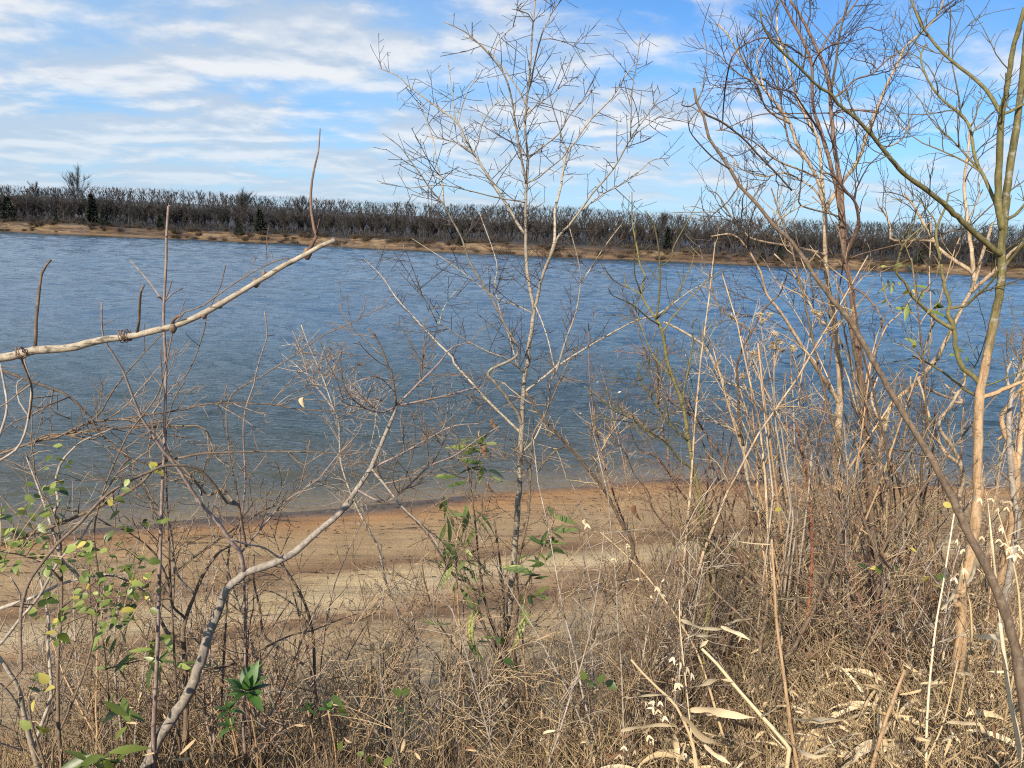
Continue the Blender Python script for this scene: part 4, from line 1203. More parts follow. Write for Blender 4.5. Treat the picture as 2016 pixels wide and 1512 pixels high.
plant('brown_tree', 'shaggy red-brown twin-trunked tree in the middle of the right clump', 'tree', 5.2,
      (P(14, 560, 1500, 520, 1000, 500, 500, 480, 100) + P(13, 520, 1300, 510, 900, 490, 500, 430, 150) + P(6, 1085, 650, 1055, 400, 1030, 150) + P(3, 1005, 1500, 980, 1250, 950, 1050, 910, 900, 870, 760, 830, 650, 815, 550, 815, 380, 780, 270, 720, 150, 640, 0), 17, 4, 0.2),
      [(P(3, 1000, 1350, 985, 1150, 960, 950, 935, 780, 920, 600, 910, 480, 870, 340, 820, 230, 760, 110, 690, 0), 10, 4, 0.1, 0.4, 'curly'),
       (P(3, 920, 520, 945, 380, 970, 200, 1000, 80, 1020, -20), 5, 3, 0.25, 0.1, 'curly_light', 'brown'),
       (P(3, 850, 320, 900, 220, 960, 130, 1030, 60, 1080, -10), 4, 2.4, 0.3, 0.6, 'curly_light', 'brown'),
       (P(3, 930, 560, 1000, 510, 1060, 450, 1150, 420, 1240, 340, 1320, 280), 4, 2, 0.2, 0.7, 'curly'),
       (P(12, 500, 640, 470, 500, 440, 300, 430, 180) + P(3, 1050, 1130, 1000, 1080, 940, 1000, 880, 980), 8, 3, 0.1, -0.3, 'curly'),
       (P(3, 815, 380, 850, 310, 900, 270, 960, 240), 3, 2, 0.2, -0.2, 'curly'),
       (P(3, 870, 760, 760, 600, 700, 520, 600, 500, 530, 440), 3.5, 2, 0.15, -0.6, 'curly'),
       (P(12, 350, 880, 470, 950, 560, 1040, 640, 1160, 660, 1300), 4, 2.5, 0.1, -0.4, 'curly_light'),
       (P(3, 720, 1320, 730, 1200, 750, 1050, 765, 900), 3.6, 2.2, 0.1, -0.1, 'few', 'brown'),
       (P(3, 710, 920, 680, 800, 650, 650, 620, 480, 580, 330), 4, 2.2, 0.1, 0.2, 'curly_light', 'brown')],
      'redbrown', 'twig_dark', 'curly', 54, trunk_twigs='curly_light')

plant('pale_tree', 'whitish bent trunk right of the red-brown twin trunks', 'tree', 6.0,
      (P(14, 800, 900, 640, 500, 620, 150) + P(13, 690, 1450, 650, 1250, 640, 1000, 690, 800, 730, 600, 850, 470, 960, 380, 1080, 250, 1180, 120, 1240, 20)
       + P(12, 1330, 1290, 1420, 1100, 1500, 950, 1560, 800, 1600, 650, 1660, 460, 1720, 280), 11, 4.5, 0.3),
      [(P(12, 1500, 940, 1650, 820, 1780, 700, 1900, 560, 2016, 480), 7, 5, 0.25, 0.0, 'curly_light', 'cream'),
       (P(13, 760, 620, 640, 700, 560, 500, 620, 300), 6, 3, 0.1, 0.5, 'curly', 'cream'),
       (P(12, 1560, 850, 1530, 650, 1500, 450, 1470, 200, 1450, 0) + P(3, 1680, 1000, 1700, 850, 1710, 700), 7, 3, 0.2, 0.6, 'curly', 'cream'),
       (P(13, 1240, 680, 1330, 540, 1450, 350, 1440, 230), 5, 3, 0.2, 0.6, 'curly_light', 'cream'),
       (P(12, 1370, 800, 1280, 680, 1200, 540, 1080, 330, 980, 150, 880, 10), 7, 3, 0.3, 0.8, 'curly', 'cream'),
       (P(12, 680, 650, 740, 430, 720, 260, 640, 130), 5, 3, 0.2, 0.4, 'curly', 'cream')],
      'cream', 'twig_dark', 'curly', 55, trunk_twigs='few')
plant('brown_tree', 'slim straight brown trunk beside the leaning stem in the right clump', 'tree', 4.6,
      (P(14, 640, 1500, 590, 1100, 540, 900, 510, 500, 490, 100) + P(13, 545, 1400, 530, 1000, 480, 560, 440, 250, 390, 30) + P(12, 380, 1400, 330, 1150, 290, 950), 12, 5, 0.0),
      [(P(13, 600, 1020, 560, 900, 500, 770, 420, 640, 370, 540, 350, 420), 4, 2, 0, -0.3, 'curly_light'), (P(13, 600, 1040, 700, 990, 850, 1000, 1050, 1050), 3.6, 2, 0, 0.4, 'curly_light'),
       (P(13, 560, 1200, 600, 1050, 590, 940), 4, 3, 0, -0.1, 'few')], 'brown', 'twig', 'few', 56)
plant('pale_tree', 'short thick whitish trunk low in the right clump', 'tree', 5.6,
      (P(14, 1300, 1500, 1400, 1200, 1450, 1000, 1380, 300, 1390, 30) + P(13, 1420, 1350, 1430, 1200, 1350, 1000, 1200, 760, 1300, 600, 1400, 430), 12, 5, 0.3),
      [(P(13, 1430, 1200, 1250, 1000, 1180, 850, 1120, 700, 1050, 450, 1000, 300), 7, 3, 0.1, 0.5, 'curly'), (P(13, 1500, 650, 1400, 500, 1260, 370), 6, 3, 0.2, 0.5, 'curly_light')], 'cream', 'twig', 'curly_light', 57)
plant('bare_sapling', 'tan forked sapling at the right margin behind the olive tree', 'sapling', 5.0,
      (P(13, 1950, 1400, 1940, 1150, 1860, 900, 1800, 700, 1880, 550, 2000, 400, 2150, 250), 10, 5, 0.2),
      [(P(13, 1950, 1150, 1990, 800, 2010, 500, 2016, 200, 2040, -200), 9, 6, 0.1, 0.2, 'curly_light'), (P(13, 1640, 1000, 1800, 880, 1950, 800, 2016, 760), 4, 3, 0, 0.3, 'curly_light')], 'tan', 'twig_tan', 'curly_light', 58)
plant('bare_sapling', 'dark lichened trunk half cut by the right edge', 'sapling', 4.2,
      (P(13, 1960, 1700, 1900, 1300, 1870, 800, 1900, 450, 1980, 250, 2080, 60), 10, 6, 0.2), [(P(13, 1900, 460, 1850, 300, 1900, 150, 2000, 60), 5, 3, 0.1, 0.5, 'curly')], 'grey', 'twig', 'curly', 59)

# olive shrub with pale buds
plant('budding_shrub', 'dark olive shrub with silvery buds between the sapling and the right clump', 'shrub', 4.3,
      (P(15, 1000, 1480, 985, 1200, 950, 950, 925, 750, 890, 600, 860, 450, 830, 280) + P(11, 800, 1280, 750, 1100, 690, 950, 655, 830, 620, 620, 575, 520), 9, 6, 0.0),
      [(P(11, 575, 520, 500, 410, 455, 320, 470, 220, 490, 180, 445, 90, 425, -20) + P(10, 1570, 250, 1567, 80), 5, 1.8, 0.0, 0.3, 'few'),
       (P(11, 450, 325, 420, 230, 400, 150, 402, 0) + P(10, 1590, 300), 3, 1.6, 0.05, -0.2, 'few'), (P(11, 440, 315, 360, 270, 325, 230, 328, 150), 3, 1.7, 0.05, 0.3, 'few'),
       (P(11, 585, 500, 595, 350, 605, 200, 600, 100) + P(10, 1718, 400, 1690, 260, 1640, 185), 4.5, 1.8, 0.0, -0.3, 'few'),
       (P(11, 605, 105, 650, 80, 700, 20) + P(10, 1800, 400, 1880, 250, 1955, 110), 2.6, 1.5, -0.2, -0.1, 'few'),
       (P(11, 600, 520, 690, 400, 780, 240, 850, 100, 875, -10), 4, 1.7, 0.0, 0.45, 'few'),
       (P(11, 610, 585, 500, 500, 380, 400, 230, 330, 185, 260), 3.4, 1.7, 0.0, -0.5, 'few'), (P(11, 350, 280, 240, 210, 180, 140, 150, 80), 2.6, 1.5, 0.2, 0.0, 'few'),
       (P(11, 620, 600, 720, 480, 860, 330, 990, 200, 1110, 120), 3.4, 1.6, 0.0, 0.3, 'few'),
       (P(11, 760, 1150, 800, 1030, 830, 900, 860, 700, 860, 560, 900, 515), 4, 1.7, 0.05, 0.5, 'bushy'), (P(11, 700, 1000, 580, 850, 520, 750, 460, 600, 370, 300), 4, 1.6, 0.0, 0.5, 'bushy'),
       (P(15, 830, 290, 680, 140, 590, 10) + P(11, 560, 1190, 450, 1000, 430, 860), 4.5, 1.8, -0.05, -0.3, 'bushy'),
       (P(15, 870, 520, 780, 450, 640, 280, 500, 190, 380, 100) + P(11, 250, 1250, 100, 1130, 0, 1050), 5, 1.8, 0.0, -0.5, 'bushy')],
      'olive', 'twig_olive', 'few', 61, buds='many')
# red-brown stems in the middle right
plant('bare_shrub', 'rusty stemmed shrub fanning left behind the budding shrub', 'shrub', 4.9,
      (P(15, 1640, 1650, 1400, 1400, 1200, 1150, 1040, 1050, 940, 920, 800, 720, 680, 540, 660, 300, 600, 240), 8, 3, 0.2),
      [(P(15, 660, 310, 520, 210, 400, 80, 250, 0) + P(11, 180, 1180, 60, 1080), 4, 1.6, 0.1, 0.6, 'bushy'), (P(15, 680, 560, 640, 480, 570, 400, 440, 340, 380, 230, 360, 150), 4, 1.7, 0.1, -0.3, 'bushy'),
       (P(15, 1030, 1060, 900, 1030, 820, 1000, 860, 870, 960, 780, 1090, 690), 4.5, 2, 0.0, -0.2, 'bushy'), (P(15, 810, 1000, 640, 930, 540, 800, 510, 680, 400, 540, 330, 380, 200, 200), 4, 1.6, 0, -0.5, 'bushy'),
       (P(15, 660, 300, 620, 100) + P(11, 580, 1150, 540, 950, 480, 780, 380, 440), 4, 1.6, 0.1, 0.5, 'bushy'), (P(11, 640, 1190, 590, 1080, 585, 900, 530, 770), 4, 1.7, 0.2, -0.1, 'bushy')],
      'redbrown', 'twig_red', 'bushy', 62)
plant('bare_shrub', 'dark red-brown shrub leaning left, right of the budding shrub', 'shrub', 5.2,
      (P(15, 1640, 1600, 1500, 1250, 1330, 850, 1240, 680, 1160, 550, 1100, 400, 1010, 290, 940, 180, 870, 90) + P(11, 640, 1140, 560, 1040), 8, 2.4, 0.2),
      [(P(15, 1160, 550, 1250, 600, 1330, 560), 3, 1.7, 0.1, 0.3, 'bushy'), (P(15, 940, 190, 880, 60) + P(11, 840, 1190, 840, 1130), 3.4, 1.6, 0.1, -0.3, 'bushy'),
       (P(15, 1330, 850, 1450, 960, 1560, 960), 3, 1.6, 0, 0.3, 'bushy'), (P(15, 1010, 290, 1010, 400, 990, 600, 960, 780, 940, 900), 4, 3, 0.1, -0.2, 'bushy')],
      'redbrown', 'twig_red', 'bushy', 63)
plant('pale_sapling', 'whitish sapling with a long bow to the left before the right clump', 'sapling', 5.4,
      (P(15, 1620, 1500, 1500, 1080, 1400, 880, 1310, 650, 1280, 450, 1250, 280, 1180, 100) + P(11, 1180, 1300, 1130, 1150, 1090, 980, 1040, 880, 960, 740, 860, 660, 720, 580, 630, 540), 9, 4.5, 0.1),
      [(P(15, 1250, 330, 1230, 150, 1225, 0) + P(11, 1225, 1100, 1215, 900, 1260, 740, 1330, 620, 1420, 450, 1500, 370, 1560, 300, 1620, 140), 6, 2.5, 0.0, -0.6, 'bushy', 'brown'),
       (P(11, 1330, 625, 1200, 530, 1080, 430, 1030, 320, 1000, 190, 960, 100), 4, 2, -0.3, 0.1, 'bushy', 'brown'),
       (P(11, 1230, 950, 1350, 870, 1480, 790), 3, 1.6, -0.1, 0.2, 'bushy'), (P(11, 950, 740, 1010, 640, 1050, 560), 3, 1.6, 0.1, 0.4, 'bushy'),
       (P(15, 1200, 200, 1000, 110, 830, 45, 700, 30) + P(11, 590, 1060), 4, 1.8, 0.0, -0.5, 'bushy'), (P(11, 1200, 1030, 1080, 1000, 950, 940, 900, 920), 3, 1.6, 0.1, 0.5, 'bushy'),
       (P(11, 1190, 1025, 1350, 1090, 1480, 1180, 1650, 1310, 1750, 1440), 4, 3, 0.0, 0.4, 'bushy')],
      'pale', 'twig_pale', 'bushy', 64, trunk_twigs='few')
plant('red_stem', 'bright rust-red stem standing at right centre', 'shrub', 4.4,
      (P(9, 770, 800, 800, 550, 815, 250, 800, 0) + P(15, 1770, 600, 1750, 450, 1700, 200, 1680, 120), 6.5, 3, 0.1), [(P(15, 1690, 200, 1640, 170, 1585, 130), 3, 2, 0.1, 0.1, 'none')], 'red', 'twig_red', 'few', 65)
plant('slender_sapling', 'dark stem bending beside the dry cane at right centre', 'shrub', 3.9,
      (P(9, 660, 880, 700, 850, 780, 700, 870, 520, 930, 350, 965, 200, 935, 60) + P(6, 930, 1400, 890, 1150, 830, 950, 790, 830, 770, 700), 7, 3, 0.2), [(P(9, 950, 290, 900, 440, 840, 560), 3, 2, 0, 0.1, 'few')], 'brown', 'twig', 'bushy', 66)
plant('slender_sapling', 'grey straight stem with twigs left of the rust-red stem', 'shrub', 4.2,
      (P(9, 740, 900, 735, 500, 722, 200, 725, 0) + P(15, 1690, 700, 1680, 400, 1740, 250, 1800, 120), 5, 2.4, 0.1), [], 'brown', 'twig', 'bushy', 67)
plant('bare_shrub', 'low olive stem curving up from the right thicket toward the beach', 'shrub', 4.0,
      (P(9, 560, 560, 480, 470, 380, 380, 280, 260, 210, 210, 120, 200, 90, 130, 180, 20), 6, 2.4, 0.2), [(P(9, 240, 700, 225, 450, 215, 250, 190, 80), 4.5, 2.4, 0.1, 0.3, 'bushy')], 'brown', 'twig_olive', 'bushy', 68)
plant('bare_shrub', 'thin grey shrub with upright twigs left of the central sapling', 'shrub', 4.9,
      (P(8, 650, 1060, 620, 900, 480, 760, 360, 580, 310, 430, 270, 260, 190, 110) + P(5, 120, 790, 60, 600) + P(18, 530, 900, 490, 790, 440, 640, 350, 430, 295, 285), 6, 2, 0.2),
      [(P(18, 500, 800, 380, 660, 340, 600, 290, 440, 240, 320), 4, 1.7, 0.2, 0.5, 'bushy', 'plum'), (P(18, 460, 680, 500, 560, 540, 470, 560, 400), 3, 1.6, 0.2, 0, 'bushy', 'plum'),
       (P(18, 520, 860, 700, 800, 800, 760), 3, 1.6, 0.2, 0.5, 'bushy', 'plum'), (P(8, 480, 760, 460, 620, 380, 500, 350, 440), 4, 2.2, 0, 0.2, 'bushy'),
       (P(18, 800, 900, 700, 780, 600, 700, 640, 640, 780, 600), 3.4, 1.8, 0.1, 0.3, 'bushy', 'plum'), (P(18, 830, 930, 760, 820, 680, 740, 600, 640), 4, 1.8, 0.1, -0.2, 'bushy', 'plum')],
      'pale', 'twig_pale', 'bushy', 69)
plant('arching_stem', 'long thin dark stem slanting up to the right over the lake left of centre', 'shrub', 3.6,
      (P(7, 1250, 1200, 1280, 700, 1300, 260) + P(4, 1360, 760, 1300, 400) + P(1, 1300, 1400, 1500, 1260, 1700, 1130, 1830, 1040, 2010, 960) + P(18, 680, 230, 830, 165), 4.5, 1.7, 0.5),
      [(P(18, 680, 285, 685, 190, 703, 100), 2.4, 1.4, 0.45, 0.5, 'none')], 'brown', 'twig', 'few', 70)
plant('curling_vine', 'thin vine looping and curling through the top of the right clump', 'vine', 5.6,
      (P(3, 1010, 1300, 960, 900, 940, 640, 1190, 640, 1120, 625, 900, 640, 640, 645, 500, 655) + P(3, 300, 740), 2.5, 1.8, 0.0),
      [(P(3, 225, 545, 270, 420, 370, 300, 470, 235, 560, 215, 680, 260, 780, 330), 3.2, 2, -1.0, -0.2, 'few'), (P(3, 1000, 140, 1080, 140, 1130, 145, 1180, 170, 1240, 160, 1290, 90, 1285, 60), 1.8, 1.3, 0, 0.2, 'none'),
       (P(3, 1600, 1480, 1700, 1300, 1850, 1150, 1990, 1040), 2.8, 1.8, -1, 0.2, 'few'), (P(3, 790, 100, 750, 50, 780, 10, 820, 20), 1.6, 1.2, 0, 0.2, 'none'),
       (P(3, 960, 620, 1000, 700, 980, 760, 930, 700, 920, 620), 2.2, 1.5, -0.2, 0.2, 'few')], 'redbrown', 'twig_red', 'few', 71)

# ------------------------------------------------------------------ small things on the near bank
def ground_hit(px, py, y0=1.6, y1=30.0):
    d = ray(px, py)
    y = y0
    while y < y1:
        s = y / d.y
        if CAM_Z + d.z * s <= gz(d.x * s, y):
            return Vector((d.x * s, y, gz(d.x * s, y)))
        y += 0.03
    return None


def pxcol(x, y, z):
    v = CAM_M.transposed() @ Vector((x, y, z - CAM_Z))
    return 1008 - F * v.x / v.z, 756 + F * v.y / v.z


# --- individual thin shrubs of the thicket
def grow_shrub(rng, h, nst, lean, spread, r0, habit):
    st, tw = MB(), MB()
    hb = dict(TW[habit], levels=1)
    for k in range(nst):
        az = rng.uniform(0, 6.283)
        d = Vector((math.cos(az) * spread + lean[0], math.sin(az) * spread + lean[1], 1.0)).normalized()
        p = Vector((rng.gauss(0, 0.04), rng.gauss(0, 0.04), -0.12))
        n = 9
        ln = h * rng.uniform(0.6, 1.1)
        pts = [p]
        bend = rvec(rng) * 0.05
        for i in range(n):
            d = (d + rvec(rng) * 0.11 + bend + Vector((0, 0, 0.02))).normalized()
            pts.append(pts[-1] + d * ln / n)
        rr = [r0 * rng.uniform(0.85, 1.1) * (1 - 0.72 * i / n) for i in range(n + 1)]
        st.tube(pts, rr, 5)
        twigs(tw, pts, rr, rng, **hb)
    return st, tw


specs = []
rng = random.Random(3)
place = []
# (photo column, distance, height, stems) - scattered where the photograph shows the thin brush
for k in range(150):
    if k < 84:
        px = rng.uniform(1130, 2040)
        Y = rng.uniform(3.4, 8.2)
        h = rng.uniform(0.9, 2.2)
    elif k < 116:
        px = rng.uniform(560, 1200)
        Y = rng.uniform(3.2, 6.8)
        h = rng.uniform(0.8, 1.9)
    else:
        px = rng.uniform(-40, 640)
        Y = rng.uniform(3.3, 6.0)
        h = rng.uniform(0.7, 1.6)
    place.append((px, Y, h))
# slender upright stems crowding the right clump
for k in range(64):
    px = rng.uniform(1340, 2030)
    Y = rng.uniform(4.0, 8.0)
    x = (px - 1008) / F * Y * 1.02
    st, tw = grow_shrub(rng, rng.uniform(2.0, 4.0), rng.randint(1, 2), (rng.gauss(-0.08, 0.14), rng.gauss(0, 0.06)), 0.10, rng.uniform(0.009, 0.019), 'curly_light')
    e = empty('upright_sapling', (x, Y, gz(x, Y)))
    a, b = rng.choice([('brown', 'twig_tan'), ('redbrown', 'twig_red'), ('cream', 'twig_tan'), ('cream', 'twig'), ('tan', 'twig_tan')])
    s = st.build('stem', M[a], e)
    t = tw.build('twigs', M[b], s)
    for o in (s, t):
        if o:
            o['kind'] = 'stuff'
    where = ('left of the pale tree' if px < 1600 else ('beside the twin-trunked tree' if px < 1740 else ('behind the leaning dark stem' if px < 1900 else 'beside the tan and olive trunk')))
    where += ', near' if Y < 5.4 else ', toward the water'
    tag(e, {'brown': 'brown', 'redbrown': 'reddish', 'cream': 'pale', 'tan': 'tan'}[a] + ' upright bare sapling ' + where, 'sapling', 'upright saplings ' + where + ' ' + a)
# sprawling shrubs of medium stems over the left half
for k in range(20):
    px = rng.uniform(-60, 1060)
    Y = rng.uniform(3.4, 5.2)
    x = (px - 1008) / F * Y * 1.02
    st, tw = grow_shrub(rng, rng.uniform(1.3, 2.3), rng.randint(2, 4), (rng.gauss(0.0, 0.3), rng.gauss(0.1, 0.1)), 0.55, rng.uniform(0.006, 0.0095), 'bushy')
    e = empty('sprawling_shrub', (x, Y, gz(x, Y)))
    a, b = rng.choice([('grey', 'twig'), ('plum', 'twig_tan'), ('grey', 'twig_pale'), ('brown', 'twig')])
    s = st.build('stem', M[a], e)
    t = tw.build('twigs', M[b], s)
    for o in (s, t):
        if o:
            o['kind'] = 'stuff'
    where = 'under the pale broken branch' if px < 360 else ('over the big grey shrub' if px < 620 else ('between the grey shrub and the sapling' if px < 880 else 'against the central sapling'))
    where += ', near' if Y < 3.9 else ', toward the beach'
    tag(e, {'grey': 'grey', 'plum': 'pinkish grey', 'brown': 'brown'}[a] + ' sprawling bare shrub ' + where, 'shrub', 'sprawling shrubs ' + where + ' ' + a)
mats = [('brown', 'twig'), ('redbrown', 'twig_red'), ('grey', 'twig_tan'), ('brown', 'twig_tan'), ('grey', 'twig_pale'), ('tan', 'twig_tan')]
for k, (px, Y, h) in enumerate(place):
    x = (px - 1008) / F * Y * 1.02
    st, tw = grow_shrub(rng, h, rng.randint(2, 5), (rng.gauss(-0.05, 0.15), rng.gauss(0, 0.1)), 0.3, rng.uniform(0.005, 0.009), 'bushy')
    e = empty('thin_shrub', (x, Y, gz(x, Y)))
    a, b = mats[rng.randrange(6)]
    s = st.build('stem', M[a], e)
    s['kind'] = 'stuff'
    t = tw.build('twigs', M[b], s)
    t['kind'] = 'stuff'
    size = 'tall' if h > 1.5 else ('low' if h < 1.05 else 'middling')
    if px < 300:
        where = 'below the green leaves at left'
    elif px < 560:
        where = 'round the big grey shrub'
    elif px < 800:
        where = 'right of the arching brown stem'
    elif px < 1130:
        where = 'round the foot of the central sapling'
    elif px < 1320:
        where = 'between the sapling and the budding shrub'
    elif px < 1480:
        where = 'round the foot of the budding shrub'
    elif px < 1640:
        where = 'round the tall dry cane'
    elif px < 1830:
        where = 'under the twin-trunked tree'
    else:
        where = 'round the foot of the tan and olive trunk'
    where += ', nearer the viewer' if Y < 4.7 else ', toward the beach'
    lab = size + ' thin bare shrub ' + where
    grp = lab
    tag(e, lab, 'shrub', grp)

# --- dry brush, dead grass and litter: nobody could count them
def brush(name, label, cat, n, area, h0, h1, mat, seed, side=3, r=(0.0012, 0.0026), lean=0.35, dens=None):
    rng = random.Random(seed)
    mb = MB()
    k = 0
    while k < n:
        px, Y = rng.uniform(area[0], area[1]), rng.uniform(area[2], area[3])
        if dens and rng.random() > dens(px, Y):
            continue
        k += 1
        x = (px - 1008) / F * Y * 1.03
        z = gz(x, Y)
        h = rng.uniform(h0, h1) * rng.uniform(0.5, 1.0) * float(np.interp(Y, [2.2, 3.2, 4.6], [0.38, 0.7, 1.0]))
        d = (Vector((rng.gauss(0, lean), rng.gauss(0, lean), 1.0))).normalized()
        p = Vector((x, Y, z - 0.03))
        pts = [p]
        bend = rvec(rng) * 0.12
        m = 3
        for i in range(m):
            d = (d + rvec(rng) * 0.2 + bend).normalized()
            pts.append(pts[-1] + d * h / m)
        r0 = rng.uniform(*r)
        mb.tube(pts, [r0, r0 * 0.9, r0 * 0.7, r0 * 0.45], 3, cap=False)
        for s in range(rng.randint(0, side)):
            i = rng.randrange(1, m)
            q0 = pts[i].lerp(pts[i + 1], rng.random())
            d2 = (d + rvec(rng) * 1.0 + Vector((0, 0, 0.2))).normalized()
            l2 = h * rng.uniform(0.15, 0.45)
            q1 = q0 + d2 * l2 * 0.5
            q2 = q1 + (d2 + rvec(rng) * 0.4).normalized() * l2 * 0.5
            mb.tube([q0, q2], [r0 * 0.7, r0 * 0.35], 3, cap=False)
    o = mb.build(name, M[mat])
    tag(o, label, cat, kind='stuff')
    return o


def rdens(px, Y):
    lim = np.interp(px, [600, 1100, 1300, 1500, 2100], [4.6, 5.5, 7.2, 8.6, 9.2])
    return 1.0 if Y < lim else 0.06


brush('dry_brush', 'tangle of dead brown brush covering the right bank', 'brush', 2500, (1120, 2120, 2.5, 9.2), 0.25, 0.95, 'twig', 201, lean=0.6, dens=rdens, r=(0.0012, 0.0034))
brush('dry_brush', 'paler tan dead stems mixed through the right thicket', 'brush', 3200, (1050, 2120, 2.4, 8.8), 0.25, 0.9, 'twig_tan', 202, lean=0.7, dens=rdens, r=(0.0012, 0.0034))
brush('dead_grass', 'straw-coloured dead grass along the bottom of the view', 'grass', 1900, (750, 2100, 2.3, 5.4), 0.2, 0.7, 'straw', 203, side=1, r=(0.0010, 0.0024), lean=0.8)
brush('dry_brush', 'reddish dead stalks standing thick at the lower left', 'brush', 1300, (-80, 720, 2.5, 4.8), 0.2, 0.60, 'twig_tan', 204, lean=0.22, side=2, r=(0.0012, 0.003))
brush('dead_grass', 'matted flattened straw grass lying over the lower right bank', 'grass', 2100, (1080, 2120, 2.6, 6.0), 0.5, 1.3, 'straw', 206, side=1, r=(0.0012, 0.0034), lean=1.6, dens=rdens)
brush('dry_brush', 'fine grey-brown twigs at the bottom centre below the sapling', 'brush', 1900, (560, 1250, 2.3, 5.4), 0.2, 0.66, 'twig', 205, lean=0.45, r=(0.0012, 0.003))


# litter of dead leaves on the bank
rng = random.Random(9)
lt = MB()
for k in range(7000):
    px, Y = rng.uniform(-100, 2120), rng.uniform(1.8, 8.5)
    if rng.random() > rdens(px, Y) and Y > 4.6:
        continue
    x = (px - 1008) / F * Y * 1.03
    z = gz(x, Y)
    c = Vector((x, Y, z + rng.uniform(0.005, 0.05)))
    d = rvec(rng)
    d.z *= 0.4
    d.normalize()
    s = d.cross((Vector((0, 0, 1)) + rvec(rng) * 0.6).normalized()).normalized()
    l, wd = rng.uniform(0.012, 0.03), rng.uniform(0.005, 0.012)
    n = d.cross(s) * rng.uniform(-0.3, 0.3) * l
    lt.quad(c - d * l, c + s * wd + n, c + d * l, c - s * wd + n)
tag(lt.build('leaf_litter', M['dead_leaf'], smooth=False), 'brown dead leaves littering the bank under the thicket', 'leaves', kind='stuff')


# dry scraps of leaf caught in the thicket
for mat, n, seed, lab in (('straw_pale', 500, 21, 'pale straw scraps caught all through the right thicket'), ('straw', 1300, 22, 'tan dry leaf scraps caught through the undergrowth'), ('dead_leaf', 900, 23, 'brown withered leaves caught low in the undergrowth')):
    rng = random.Random(seed)
    mb = MB()
    k = 0
    while k < n:
        px, Y = rng.uniform(900 if mat == 'straw_pale' else 200, 2120), rng.uniform(2.4, 7.5)
        if rng.random() > rdens(px, Y) * (1.0 if px > 1100 else 0.35):
            continue
        k += 1
        x = (px - 1008) / F * Y * 1.03
        c = Vector((x, Y, gz(x, Y) + 0.75 * rng.random() ** 1.7 * float(np.interp(Y, [2.4, 4.5], [0.45, 1.0]))))
        d = rvec(rng)
        d.z *= 0.7
        d.normalize()
        sd = d.cross(rvec(rng)).normalized()
        l, wd = rng.uniform(0.015, 0.06), rng.uniform(0.003, 0.007)
        m = d.cross(sd) * l * rng.uniform(-0.5, 0.5)
        o = len(mb.v)
        for p, wv in ((c - d * l, 0.3), (c - d * l * 0.3 + m, 1.0), (c + d * l * 0.4 + m, 0.9), (c + d * l, 0.12)):
            mb.v += [tuple(p - sd * wd * wv), tuple(p + sd * wd * wv)]
        for i in range(3):
            mb.f.append((o + 2 * i, o + 2 * i + 1, o + 2 * i + 3, o + 2 * i + 2))
    tag(mb.build('dry_scraps', M[mat]), lab, 'leaves', kind='stuff')


# --- leaves
def leaf_mesh(name, L, W, mat, prof, curl=0.15, fold=0.18, n=7):
    mb = MB()
    pts, ws = [], []
    for i in range(n + 1):
        t = i / n
        pts.append(Vector((0, L * t, -curl * L * t * t)))
        ws.append(max(0.0004, W * 0.5 * prof(t)))
    mb.ribbon(pts, ws, Vector((1, 0, 0)), fold)
    return mb.mesh(name, M[mat])


ov = lambda t: math.sin(math.pi * min(1, t ** 0.75)) ** 0.8 if 0 < t < 1 else 0.02
la = lambda t: math.sin(math.pi * t ** 0.85) ** 1.1 if 0 < t < 1 else 0.02
OV = {m: [leaf_mesh('leaf', 0.056 * s, 0.036 * s, m, ov, c) for s, c in ((1, 0.12), (1.2, 0.3), (0.8, 0.05))] for m in ('leaf_light', 'leaf_dark', 'leaf_yellow')}
LA = {m: [leaf_mesh('leaf', 0.115 * s, 0.026 * s, m, la, c) for s, c in ((1, 0.15), (1.25, 0.35), (0.75, 0.05))] for m in ('leaf_lance', 'leaf_dark', 'leaf_light')}
RO = [leaf_mesh('leaf', 0.115 * s, 0.046 * s, 'leaf_gloss', la, c, 0.22) for s, c in ((1, 0.2), (1.1, 0.4), (0.8, 0.1))]


def put_leaf(me, parent, p, d, up, sc=1.0):
    o = link(bpy.data.objects.new('leaf', me), parent)
    d = d.normalized()
    x = d.cross(up)
    if x.length < 1e-3:
        x = Vector((1, 0, 0))
    x.normalize()
    z = x.cross(d)
    m = Matrix((x, d, z)).transposed().to_4x4()
    m = Matrix.Translation(p - parent.location) @ m @ Matrix.Diagonal((sc, sc, sc, 1))
    o.matrix_local = m
    return o


